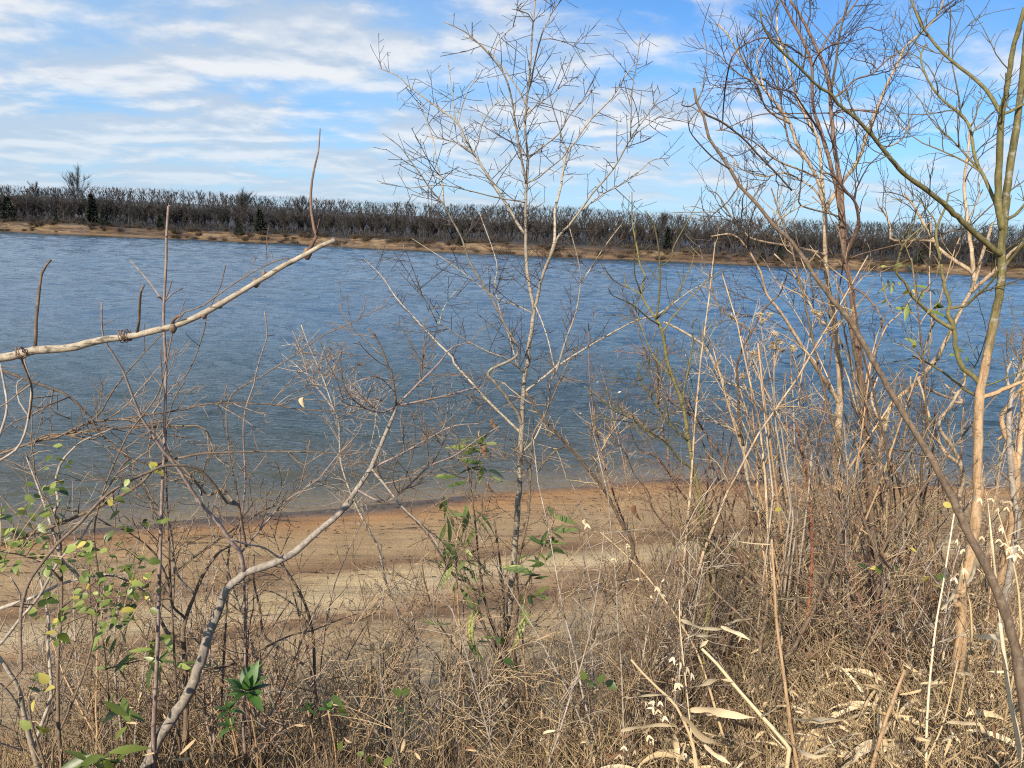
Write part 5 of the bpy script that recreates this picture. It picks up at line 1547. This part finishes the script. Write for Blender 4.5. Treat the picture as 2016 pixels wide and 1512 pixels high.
def leafy(name, label, cat, Y, stems, centres, kinds, seed, per=(1, 2), jit=12, mat='brown', droop=0.1, group=None, sc=1.0):
    """stems: traced stems; centres: photograph points where leaves show, each at a distance of its own"""
    rng = random.Random(seed)
    e = None
    mbs = []
    for pts, a, b, d0, d1 in stems:
        s, r = trace(pts, Y + d0, Y + d1, a, b, rng=rng)
        if e is None:
            g0 = gz(s[0].x, s[0].y)
            if s[0].z > g0:
                s = [Vector((s[0].x, s[0].y, g0 - 0.1))] + s
                r = [r[0]] + r
            e = empty(name, s[0])
            tag(e, label, cat, group)
        m2 = MB()
        m2.tube(s, r, 5)
        m2.build('stem', M[mat], e, e.location)
        mbs.append(s)
    tw = MB()
    for c in centres:
        base = at(c[0], c[1], Y + rng.gauss(0, 0.12))
        for k in range(rng.randint(*per)):
            p = base + rvec(rng) * jit / F * Y
            kind = rng.choice(kinds)
            lm = kind[rng.randrange(len(kind))]
            d = rvec(rng)
            d = Vector((d.x, d.y * 0.6, d.z * 0.6 - droop))
            put_leaf(lm, e, p, d, Vector((rng.gauss(0, 0.5), rng.gauss(-0.3, 0.5), 1)).normalized(), sc * rng.uniform(0.75, 1.15))
        # petiole towards the nearest stem
        near = min((q for s in mbs for q in s), key=lambda q: (q - base).length)
        if (near - base).length < 0.35:
            tw.tube([near, near.lerp(base, 0.5) + Vector((0, 0, 0.01)), base], [0.0018, 0.0014, 0.001], 4, cap=False)
    t = tw.build('petioles', M['twig_tan'], e, e.location)
    if t:
        t['kind'] = 'stuff'
    return e


vine_c = P(16, 395, 145, 465, 250, 345, 385, 500, 375, 490, 497, 305, 500, 385, 500, 290, 590, 185, 585, 60, 600, 15, 560, 130, 790, 395, 715, 45, 815, 360, 680, 300, 865, 375, 780, 230, 870, 130, 925, 220, 560, 20, 860, 60, 930, 950, 450, 950, 545, 1170, 720, 940, 815, 890, 880, 1140, 250)
vine_c += P(7, 30, 270, 100, 290, 60, 350, 180, 230, 280, 380, 320, 390, 450, 330, 510, 390, 500, 460, 530, 440, 620, 540, 650, 560, 740, 540, 730, 680, 720, 600, 350, 690, 310, 720, 300, 770, 330, 800, 540, 620, 480, 600, 420, 600, 430, 640,
            210, 620, 300, 560, 780, 360, 830, 380, 760, 400, 720, 420, 690, 470, 740, 510, 850, 540, 600, 640, 640, 640, 650, 340, 20, 200, 120, 180, 60, 240, 560, 560, 590, 500, 700, 560, 760, 560, 500, 520, 470, 280, 540, 270, 730, 270, 290, 300, 10, 370)
leafy('leafy_shrub', 'evergreen bush with light green and yellowish oval leaves at the left edge', 'shrub', 2.7,
      [(P(7, 330, 1250, 330, 900, 350, 600, 350, 300, 320, 120) + P(4, 240, 620, 180, 480, 140, 400), 6, 2, 0, 0.1),
       (P(7, 350, 600, 480, 500, 600, 420, 720, 450, 850, 530), 4, 2, 0, 0.2), (P(7, 350, 450, 250, 350, 100, 300, 0, 290), 4, 2, 0, -0.2),
       (P(7, 350, 700, 500, 640, 650, 600, 740, 660), 4, 2, 0, -0.1), (P(7, 680, 480, 760, 420, 800, 340), 3, 1.5, 0.1, 0.1),
       (P(7, 340, 180, 220, 200, 80, 220, 0, 230), 3, 1.5, 0.05, 0.0)],
      vine_c, [OV['leaf_light'], OV['leaf_light'], OV['leaf_dark'], OV['leaf_dark'], OV['leaf_dark'], OV['leaf_light'], OV['leaf_light'], OV['leaf_yellow']], 301, per=(2, 5), jit=24, sc=0.72)
leafy('leafy_shrub', 'low sprig of dull green leaves near the bottom left corner', 'shrub', 2.55,
      [(P(7, 250, 1480, 180, 1250, 170, 1100, 220, 1000), 4, 2, 0, 0)], P(7, 190, 1000, 240, 1030, 230, 1100, 160, 1120, 180, 1280, 230, 1270), [OV['leaf_dark'], OV['leaf_light'], OV['leaf_yellow']], 302, per=(1, 2), sc=0.95)
leafy('leafy_shrub', 'willow-leaved green shrub on the beach side of the dark forked stem', 'shrub', 3.3,
      [(P(7, 640, 1400, 620, 1150, 600, 900, 580, 760), 4, 2, 0, 0.1), (P(7, 600, 950, 800, 900, 900, 880), 3, 1.5, 0, 0.2)],
      P(7, 600, 930, 650, 940, 680, 930, 560, 850, 520, 880, 590, 780, 820, 870, 860, 840, 900, 890, 930, 870, 950, 920, 1000, 930, 840, 900, 620, 870, 680, 800, 640, 720, 700, 830, 550, 800, 980, 830), [LA['leaf_dark'], LA['leaf_lance'], LA['leaf_light']], 303, per=(1, 3), jit=14)
leafy('leafy_shrub', 'clump of long dark leaves at the very bottom left', 'shrub', 2.5,
      [(P(7, 520, 1600, 510, 1480), 4, 3, 0, 0)], P(7, 520, 1420, 500, 1440, 540, 1460, 620, 1460, 660, 1230, 700, 1250, 620, 1200, 640, 1480, 480, 1480), [LA['leaf_dark']], 304, per=(2, 3), jit=14, sc=1.2)


def rosette(px, py, Y, n, sc, label, seed):
    rng = random.Random(seed)
    c = at(px, py, Y)
    g0 = Vector((c.x + 0.03, Y + 0.02, gz(c.x, Y) - 0.08))
    e = empty('rosette_plant', g0)
    tag(e, label, 'plant', 'glossy evergreen rosettes')
    mb = MB()
    s = spline([g0, g0.lerp(c, 0.5) + Vector((0.02, 0, 0)), c], 0.05)
    mb.tube(s, [0.004] * len(s), 6)
    mb.build('stem', M['tan'], e, g0)
    for k in range(n):
        az = k * 2.399 + rng.uniform(-0.2, 0.2)
        el = R(75 - 85 * (k / n) + rng.uniform(-8, 8))
        d = Vector((math.cos(az) * math.cos(el), math.sin(az) * math.cos(el), math.sin(el)))
        put_leaf(RO[rng.randrange(3)], e, c + d * 0.006 * sc, d, Vector((0, 0, 1)) if el < 1.2 else Vector((0, -1, 0.2)), sc * rng.uniform(0.8, 1.1))


rosette(486, 1362, 3.0, 20, 1.0, 'large glossy dark green leaf rosette low beside the grey shrub', 401)
rosette(450, 1400, 3.1, 9, 0.6, 'small dark green leaf rosette just left of the large one', 402)
rosette(452, 1432, 3.1, 8, 0.5, 'tiny dark rosette under the small rosette', 403)
rosette(646, 1398, 3.3, 7, 0.5, 'small yellowish leaf tuft right of the arching brown stem', 404)
rosette(606, 1398, 3.3, 6, 0.45, 'little pale tuft of leaves on the arching brown stem', 405)

lance = [LA['leaf_lance'], LA['leaf_lance'], LA['leaf_dark'], LA['leaf_light']]
leafy('vine_with_leaves', 'narrow-leaved green vine climbing just left of the central trunk', 'vine', 4.2,
      [(P(8, 760, 1200, 740, 800, 720, 500, 720, 200, 800, 20) + P(5, 830, 700, 850, 540, 840, 430), 4, 2, 0, 0.1)],
      P(5, 850, 440, 850, 520, 820, 540, 830, 640, 860, 660, 750, 710, 620, 820, 790, 870, 760, 950, 790, 990, 690, 1050, 790, 1160, 760, 1180, 820, 480, 870, 530, 730, 980, 720, 1080, 800, 1140, 700, 1200, 880, 640, 650, 1060) + P(8, 690, 450, 720, 480, 680, 700, 820, 790, 800, 820, 850, 590, 840, 620), lance, 305, per=(2, 4), jit=14, mat='tan', sc=1.2)
leafy('vine_with_leaves', 'narrow-leaved green vine climbing just right of the central trunk', 'vine', 4.2,
      [(P(8, 1120, 1150, 1090, 700, 1130, 450, 1200, 280, 1270, 100), 4, 2, 0, 0.1)],
      P(8, 1280, 80, 1275, 150, 1250, 180, 1200, 260, 1190, 300, 1150, 390, 1240, 340, 1110, 560, 1120, 600, 1100, 680, 1210, 280, 1260, 260, 1130, 520, 1170, 420), lance, 306, per=(2, 3), jit=12, mat='tan', sc=1.25)
leafy('vine_with_leaves', 'green and tan leaved vine in the right clump level with the far shore', 'vine', 4.4,
      [(P(12, 560, 1600, 700, 1280, 820, 1160, 900, 1060, 1000, 960, 1180, 920) + [], 3, 1.6, 0, 0.1), (P(12, 780, 1150, 700, 1000, 640, 760), 2.4, 1.4, 0, 0)],
      P(12, 860, 690, 640, 740, 780, 860, 950, 940, 1110, 910, 1210, 950, 870, 1070, 1040, 1150, 1240, 1100, 930, 1060, 760, 880, 800, 880, 990, 930, 1050, 940, 1140, 870, 830, 1090, 1060, 1130, 1430, 1420, 900, 1390, 930, 1410, 700, 1060) + P(13, 1320, 60, 1480, 140, 1110, 670, 740, 1215),
      [LA['leaf_light'], OV['leaf_light'], OV['leaf_yellow'], OV['leaf_dark']], 307, per=(1, 2), jit=8, mat='tan', sc=0.95)
leafy('leafy_shrub', 'scattered small green leaves low in the right thicket', 'shrub', 4.0,
      [(P(14, 600, 1450, 620, 1000, 600, 800), 3, 1.6, 0, 0)], P(14, 1000, 480, 600, 830, 640, 850, 800, 880, 1110, 1000, 1080, 950, 800, 1160, 440, 850, 300, 940, 1190, 200, 720, 200, 880, 660) + P(9, 1860, 1100, 490, 960, 1180, 370, 1500, 430, 640, 30), [OV['leaf_dark'], OV['leaf_yellow']], 308, per=(1, 1), jit=6)
leafy('leafy_shrub', 'dull green leaves among the dead stems at bottom centre', 'shrub', 3.0,
      [(P(8, 380, 1500, 350, 1250, 380, 1050), 3, 1.6, 0, 0)], P(8, 400, 1070, 380, 1080, 310, 1180, 430, 1190, 410, 1210, 30, 1110, 20, 1210, 60, 1150, 280, 1490, 210, 1430, 40, 1430, 1420, 1020, 1500, 1050, 1540, 1020, 950, 790, 1000, 910), [OV['leaf_dark'], LA['leaf_dark']], 309, per=(1, 2), jit=9)

# hanging dead leaves
DL = [leaf_mesh('dead_leaf', 0.06, 0.034, 'dead_leaf', ov, 0.9, 0.8), leaf_mesh('dead_leaf', 0.05, 0.03, 'straw', ov, 0.8, 0.9)]
for px, py, Y, i, s, lab in [(597, 790, 3.3, 1, 1.0, 'single dry tan leaf hanging over the water left of centre'), (1252, 1002, 4.0, 0, 1.5, 'dark curled dead leaf hanging before the beach right of the sapling'),
                             (962, 958, 4.2, 0, 1.5, 'reddish dead leaf on the vine beside the central trunk'), (972, 832, 4.2, 0, 1.4, 'brown dead leaf hanging high on the central vine'),
                             (955, 885, 4.1, 0, 1.3, 'russet dead leaf just under the green central vine leaves'), (1152, 1030, 3.8, 1, 1.0, 'pale dry leaf caught on a twig before the sand'),
                             (1740, 1095, 3.9, 0, 1.6, 'red-brown dead leaf low against the slim brown trunk')]:
    o = link(bpy.data.objects.new('dead_leaf', DL[i]))
    o.location = at(px, py - 8, Y)
    o.rotation_euler = (R(-100), R(20), R(px * 7 % 90))
    o.scale = (s, s, s)
    tag(o, lab, 'leaf', 'hanging dead leaves')


# --- dry canes with papery leaves, bottom right
def blade(pts, w, Y, d0, d1, rng):
    """papery twisted leaf along traced points"""
    mb = MB()
    s, _ = trace(pts, Y + d0, Y + d1, 2, 2, step=0.02, wob=0)
    n = len(s)
    ww = w * 0.5 / F * Y
    o = len(mb.v)
    tw0, tw1 = rng.uniform(-0.5, 0.5), rng.uniform(-1.0, 1.0)
    for i, p in enumerate(s):
        t = i / (n - 1)
        tan = (s[min(i + 1, n - 1)] - s[max(i - 1, 0)]).normalized()
        up = Vector((0, -0.55, 0.85))
        sd = tan.cross(tan.cross(up)).normalized()
        a = tw0 + (tw1 - tw0) * t + 0.35 * math.sin(t * 9 + tw0 * 5)
        sd = Matrix.Rotation(a, 3, tan) @ sd
        nn = sd.cross(tan)
        wd = ww * max(0.06, math.sin(math.pi * min(1, (0.06 + t * 0.94)) ** 0.8)) * (1 + 0.12 * math.sin(i * 1.3))
        mb.v += [tuple(p - sd * wd + nn * wd * 0.35), tuple(p), tuple(p + sd * wd + nn * wd * 0.25)]
    for i in range(n - 1):
        for k in (0, 1):
            q = o + i * 3 + k
            mb.f.append((q, q + 1, q + 4, q + 3))
    return mb


def cane(label, Y, stalk, leaves, seed, mat='straw', group='dry canes in the right foreground', husks=(), cat='cane', name='dry_cane'):
    rng = random.Random(seed)
    pts, a, b, d0, d1 = stalk
    s, r = trace(pts, Y + d0, Y + d1, a, b, rng=rng, wob=0.05)
    g0 = gz(s[0].x, s[0].y)
    if s[0].z > g0:
        s = [Vector((s[0].x, s[0].y, g0 - 0.06))] + s
        r = [r[0]] + r
    e = empty(name, s[0])
    tag(e, label, cat, group)
    mb = MB()
    mb.tube(s, r, 6)
    mb.build('stalk', M[mat], e, e.location)
    for pts, w, d0, d1 in leaves:
        blade(pts, w, Y, d0, d1, rng).build('leaf', M['straw_pale'], e, e.location)
    for c in husks:
        p = at(c[0], c[1], Y + rng.gauss(0, 0.06))
        o = link(bpy.data.objects.new('husk', HUSK[rng.randrange(3)]), e)
        o.location = p - e.location
        o.rotation_euler = (R(rng.uniform(40, 140)), R(rng.uniform(-40, 40)), R(rng.uniform(-60, 60)))
        sc = rng.uniform(0.8, 1.3)
        o.scale = (sc, sc, sc)
    return e


def husk_mesh(a):
    mb = MB()
    for s in (-1, 1):
        pts, ws = [], []
        for i in range(5):
            t = i / 4
            pts.append(Vector((s * math.sin(a) * 0.026 * t, -0.026 * math.cos(a) * t, 0.002 * t)))
            ws.append(0.0042 * max(0.1, math.sin(math.pi * (0.15 + 0.85 * t))))
        mb.ribbon(pts, ws, Vector((math.cos(a), s * math.sin(a), 0)), 0.4)
    return mb.mesh('husk', M['straw_pale'])


HUSK = [husk_mesh(R(v)) for v in (22, 30, 40)]
cane('tall dry cane with a broken yellow tip standing right of centre', 2.9, (P(9, 740, 1560, 690, 1250, 650, 950, 615, 700, 600, 450, 585, 215), 7, 4.5, 0, 0.1), [(P(9, 615, 555, 700, 545, 825, 542), 13, 0.05, 0.15), (P(9, 590, 270, 575, 240, 590, 205), 9, 0.1, 0.1), (P(9, 590, 245, 480, 240, 380, 225), 3, 0.1, 0.3)], 501, 'tan')
cane('bent straw cane slanting right with wide papery leaves at bottom right of centre', 2.6, (P(17, 1030, 830, 930, 710, 860, 635, 690, 440, 600, 330, 505, 235), 8, 5.5, 0, 0.2),
     [(P(17, 435, 605, 540, 595, 680, 630, 830, 650), 22, 0.05, -0.1), (P(17, 860, 640, 910, 610, 960, 588), 14, 0, 0.05), (P(17, 1050, 655, 1150, 660, 1290, 655), 17, 0, 0.2), (P(17, 940, 712, 1020, 780, 1110, 850, 1200, 880, 1290, 850), 20, -0.05, -0.1),
      (P(17, 1190, 850, 1290, 800, 1400, 750, 1480, 740), 11, 0, 0.1), (P(17, 380, 60, 480, 95, 600, 115, 700, 100), 16, 0.2, 0.3), (P(17, 640, 90, 720, 60, 810, 55), 12, 0.25, 0.35), (P(17, 620, 100, 720, 140, 800, 185), 13, 0.2, 0.2),
      (P(17, 400, 180, 460, 150, 560, 160, 650, 175), 13, 0.2, 0.3), (P(17, 430, 465, 520, 440, 620, 415), 16, 0.1, 0.2), (P(17, 490, 230, 515, 200, 545, 185), 13, 0.2, 0.2), (P(17, 690, 435, 650, 425, 620, 420), 7, 0.1, 0.1)], 502)
cane('low straw cane with drooping leaves left of the bent cane at the bottom', 2.55, (P(17, 480, 1000, 450, 800, 350, 580, 250, 480, 150, 380, 80, 300), 6, 4, 0, 0.2),
     [(P(17, 60, 530, 180, 510, 280, 510, 360, 560, 420, 600), 14, 0.1, 0.0), (P(17, 20, 725, 140, 700, 250, 690, 360, 705), 13, 0, 0.1), (P(17, 380, 640, 440, 680, 500, 760, 560, 790, 640, 810), 20, 0, 0.1), (P(17, 520, 810, 590, 870, 680, 930), 15, 0, 0),
      (P(17, 510, 735, 680, 780, 850, 850, 1010, 940), 8, 0, 0.0), (P(17, 1020, 930, 960, 960, 900, 980), 16, 0, 0), (P(17, 350, 940, 390, 850, 410, 790), 15, 0, 0.1)], 503)
cane('short straight tan cane leaning right at the bottom right', 2.7, (P(9, 1140, 1560, 1230, 1250, 1340, 955), 7, 5, 0, 0.15), [(P(9, 980, 1510, 1050, 1460, 1095, 1380), 18, -0.1, 0), (P(9, 700, 1225, 850, 1240, 1020, 1240), 15, 0, 0.2), (P(9, 850, 1405, 960, 1360, 1085, 1338), 9, 0, 0.2)], 504, 'tan')
cane('whitish flattened dry stalk rising along the lower right edge', 2.5, (P(9, 2010, 1560, 1975, 1300, 1940, 1150, 1900, 850, 1880, 690), 8, 6, 0, 0.15), [(P(9, 1880, 700, 1860, 500, 1840, 300, 1810, -20), 6, 0.15, 0.3), (P(9, 1740, 765, 1840, 770, 1945, 785), 13, 0.3, 0.1), (P(9, 1520, 800, 1600, 770, 1700, 748), 17, 0.2, 0.3), (P(9, 1580, 1250, 1680, 1255, 1790, 1270), 10, 0, 0.1), (P(9, 1550, 1360, 1620, 1320, 1710, 1335), 14, 0, 0.1)], 505, 'straw_pale')
cane('thin pale grass stalk curving up left of the whitish stalk', 2.7, (P(9, 1460, 1600, 1468, 1200, 1510, 750, 1560, 450, 1620, 70), 4, 2.4, 0, 0.3), [(P(9, 1545, 612, 1600, 540, 1650, 440, 1660, 380), 22, 0.2, 0.2), (P(9, 1490, 1035, 1560, 980, 1640, 965, 1780, 1000), 14, 0.1, 0.2), (P(9, 1690, 470, 1720, 400, 1760, 350), 22, 0.2, 0.3)], 506, 'straw_pale')
cane('second thin grass stalk crossing low beneath the curving one', 2.6, (P(9, 1470, 1460, 1560, 1250, 1620, 1000, 1640, 900), 3, 2, 0, 0.2), [(P(9, 1450, 1245, 1500, 1220, 1550, 1180), 12, 0.1, 0.1)], 507, 'straw')
cane('pale long grass stem arching left over the beach at right centre', 3.3, (P(9, 330, 1400, 180, 900, 60, 680) + P(15, 620, 1510, 480, 1330, 300, 1150, 130, 1000), 5, 2.4, 0, 0.4), [(P(15, 0, 1290, 120, 1210, 240, 1185, 350, 1190), 3, 0.3, 0.5), (P(15, 190, 1480, 300, 1390, 420, 1370, 520, 1380), 4, 0.2, 0.3)], 508, 'straw',
     husks=P(15, 20, 930, 100, 1290, 550, 1280, 430, 1360, 580, 1430, 640, 1370, 610, 1480, 240, 1200, 530, 1500, 340, 1090, 480, 1290))
cane('tall hair-thin double grass stem left of the bent straw cane', 2.7, (P(17, 470, 1000, 430, 640, 400, 350, 375, 100, 370, -60), 3, 2, 0, 0.2), [(P(17, 372, 560, 370, 300, 378, 0), 2.4, 0.1, 0.2)], 509, 'straw_pale',
     husks=P(17, 220, 550, 255, 550, 165, 555, 100, 845, 160, 730, 185, 755, 120, 790, 100, 740, 345, 785, 385, 800, 370, 830, 410, 865, 330, 410, 350, 440, 440, 380, 470, 390, 335, 480, 10, 870, 40, 820, 290, 215, 335, 285, 380, 320, 415, 345, 360, 440, 240, 600, 280, 640, 330, 630, 215, 590, 60, 520, 215, 785))
cane('dry grass with many arrow-shaped husks at the right edge', 3.0, (P(14, 1990, 1500, 1950, 1000, 1850, 600, 1760, 300), 4, 2, 0, 0.2), [(P(14, 2016, 450, 1930, 490, 1850, 530), 3, 0.2, 0.2)], 510, 'straw',
     husks=P(14, 1800, 170, 1700, 160, 1880, 180, 1790, 820, 1830, 900, 1850, 940, 1820, 600, 1900, 640, 1940, 700, 1860, 660, 1780, 420, 1800, 440, 1580, 150, 1640, 190, 1960, 620, 1920, 720, 1990, 660, 1760, 250, 1690, 270, 1850, 240, 1880, 570, 1950, 560, 1770, 560))
cane('dry husked grass behind the leaning brown stem at lower right', 3.1, (P(14, 1500, 1500, 1480, 1200, 1420, 1000, 1400, 800), 4, 2, 0, 0.1), [(P(14, 1520, 760, 1540, 830, 1500, 920), 20, 0, 0.1)], 511, 'straw',
     husks=P(14, 1350, 900, 1380, 870, 1420, 850, 1330, 940, 1450, 620, 1420, 660, 1350, 560, 1600, 530, 1480, 600) + P(9, 1650, 1060, 1690, 1150, 1720, 1180, 1670, 1080, 1830, 1090, 1740, 1210, 1700, 960))

rng = random.Random(88)
for k in range(56):
    px, Y = rng.uniform(1150, 2010), rng.uniform(3.0, 4.6)
    x = (px - 1008) / F * Y
    g0 = gz(x, Y)
    base = Vector((x, Y, g0 - 0.03))
    h = rng.uniform(0.15, 0.5)
    e = empty('dry_cane', base)
    where = 'left of the tall dry cane' if px < 1480 else ('right of the tall dry cane' if px < 1720 else 'near the right edge')
    where += ', in front' if Y < 3.4 else ', further back'
    tag(e, 'broken dry cane with drooping straw leaves ' + where, 'cane', 'broken canes ' + where)
    mb = MB()
    d = Vector((rng.gauss(0, 0.5), rng.gauss(-0.1, 0.3), 1)).normalized()
    top = base + d * h
    mb.tube([base, base.lerp(top, 0.5) + rvec(rng) * 0.01, top], [0.004, 0.0035, 0.003], 5)
    mb.build('stalk', M['straw'], e, base)
    for j in range(rng.randint(3, 5)):
        p = base.lerp(top, rng.uniform(0.4, 1.0))
        az = rng.uniform(0, 6.283)
        dr = Vector((math.cos(az), math.sin(az) * 0.6, rng.uniform(0.1, 0.7))).normalized()
        ln = rng.uniform(0.16, 0.42)
        pts = [p]
        for i in range(8):
            dr = (dr + Vector((0, 0, -0.17)) + rvec(rng) * 0.10).normalized()
            pts.append(pts[-1] + dr * ln / 8)
        m2 = MB()
        a0 = rng.uniform(-0.6, 0.6)
        wd0 = rng.uniform(0.008, 0.017)
        for i, q in enumerate(pts):
            t = i / 8
            tan = (pts[min(i + 1, 8)] - pts[max(i - 1, 0)]).normalized()
            sd = Matrix.Rotation(a0 + 1.2 * t, 3, tan) @ tan.cross(Vector((0, -0.6, 0.8))).normalized()
            wv = wd0 * max(0.08, math.sin(math.pi * (0.1 + 0.88 * t)))
            nn = sd.cross(tan) * wv * 0.4
            m2.v += [tuple(q - sd * wv + nn), tuple(q), tuple(q + sd * wv + nn)]
        for i in range(8):
            for c in (0, 1):
                o = i * 3 + c
                m2.f.append((o, o + 1, o + 4, o + 3))
        m2.build('leaf', M[rng.choice(['straw_pale', 'straw'])], e, base)

# --- dead flower stalks with fluffy heads
def seedhead(label, Y, stalk, heads, seed):
    rng = random.Random(seed)
    s, r = trace(stalk, Y, Y + 0.1, 4, 2.2, rng=rng, wob=0.05)
    g0 = gz(s[0].x, s[0].y)
    if s[0].z > g0:
        s = [Vector((s[0].x, s[0].y, g0 - 0.06))] + s
        r = [r[0]] + r
    e = empty('dead_flower_stalk', s[0])
    tag(e, label, 'flower', 'dead flower stalks against the lake')
    mb = MB()
    mb.tube(s, r, 5)
    mb.build('stalk', M['twig_pale'], e, e.location)
    for c in heads:
        p = at(c[0], c[1], Y + rng.gauss(0.1, 0.05))
        h = MB()
        h.tube([s[-3], s[-3].lerp(p, 0.6), p], [0.0016, 0.0013, 0.001], 4, cap=False)
        for k in range(90):
            d = rvec(rng)
            d.z = d.z * 0.6 + 0.2
            q0 = p + rvec(rng) * 0.012
            q1 = q0 + d * rng.uniform(0.008, 0.022)
            sd = d.cross(rvec(rng)).normalized() * 0.0022
            h.quad(q0 - sd, q0 + sd, q1 + sd * 0.4, q1 - sd * 0.4)
        h.build('seed_head', M['seed'], e, e.location, smooth=False)


seedhead('dead stalk with three tan fluffy seed heads, leftmost', 4.2, P(15, 1640, 800, 1530, 200) + P(11, 1500, 1100, 1440, 800, 1405, 580, 1395, 500), P(11, 1395, 485, 1470, 485, 1420, 530), 601)
seedhead('dead stalk carrying the largest cluster of tan seed heads', 4.2, P(15, 1660, 900, 1560, 150) + P(11, 1510, 1100, 1510, 800), P(11, 1515, 640, 1560, 700, 1500, 710, 1530, 750, 1580, 770, 1545, 690, 1490, 740), 602)
seedhead('thin dead stalk with one pale seed head near the pale trunk', 4.3, P(15, 1690, 900, 1670, 300) + P(11, 1660, 1150, 1640, 900, 1655, 780), P(11, 1650, 760, 1660, 745), 603)
seedhead('dead stalk with a wide yellowish head in front of the pale trunk', 4.4, P(15, 1780, 700, 1800, 300) + P(11, 1700, 1200, 1780, 700, 1840, 520), P(11, 1850, 470, 1820, 460, 1880, 475, 1860, 490), 604)
seedhead('short dead stalk with small greyish heads before the lake', 4.3, P(15, 1500, 700, 1450, 250) + P(11, 1400, 1000, 1340, 830), P(11, 1340, 790, 1260, 975, 1370, 800), 605)

# --- weathered logs lying in the thicket
def log(px0, py0, px1, py1, w, label, seed):
    rng = random.Random(seed)
    a, b = ground_hit(px0, py0), ground_hit(px1, py1)
    pts = spline([a + Vector((0, 0, 0.05)), a.lerp(b, 0.35) + Vector((0.02, 0.05, 0.07)), a.lerp(b, 0.7) + Vector((0, -0.04, 0.06)), b + Vector((0, 0, 0.05))], 0.06)
    r0 = w * 0.5 / F * a.length
    mb = MB()
    mb.tube(pts, [r0 * (1 - 0.35 * i / len(pts)) * rng.uniform(0.9, 1.08) for i in range(len(pts))], 9)
    o = mb.build('fallen_log', M['pale'], None, a)
    o.location = a
    tag(o, label, 'log', 'weathered logs on the bank')


log(1468, 1300, 1560, 1310, 17, 'bleached short log lying in the brush behind the tall dry cane', 701)
log(1580, 1330, 1700, 1300, 15, 'bleached log lying right of the tall dry cane', 702)
log(1160, 1262, 1320, 1240, 12, 'pale driftwood stick on the sand right of the sapling foot', 703)

# --- bits of wood, bark and leaf washed up in lines on the sand
rng = random.Random(91)
db = MB()
for k in range(2600):
    x = rng.uniform(-13, 13)
    sy = float(shore_near(x))
    band = rng.choice([0.5, 2.0, 4.2, 6.6, 6.9, 9.0])
    y = sy - band - rng.gauss(0, 0.25) - 0.35 * math.sin(x * 0.7 + band)
    if rng.random() < 0.25:
        y = sy - rng.uniform(0.4, 11)
    if y < 5.5:
        continue
    z = gz(x, y)
    a = rng.gauss(0, 0.7)
    l = rng.uniform(0.02, 0.09) * (2.4 if rng.random() < 0.06 else 1)
    d = Vector((math.cos(a), math.sin(a), rng.gauss(0, 0.1))) * l
    c = Vector((x, y, z + 0.006))
    rr = rng.uniform(0.003, 0.009)
    db.tube([c - d, c + Vector((0, 0, 0.006)), c + d], [rr * 0.6, rr, rr * 0.5], 3)
tag(db.build('beach_debris', M['twig_dark']), 'small bits of wood and bark washed up in lines on the sand', 'debris', kind='stuff')
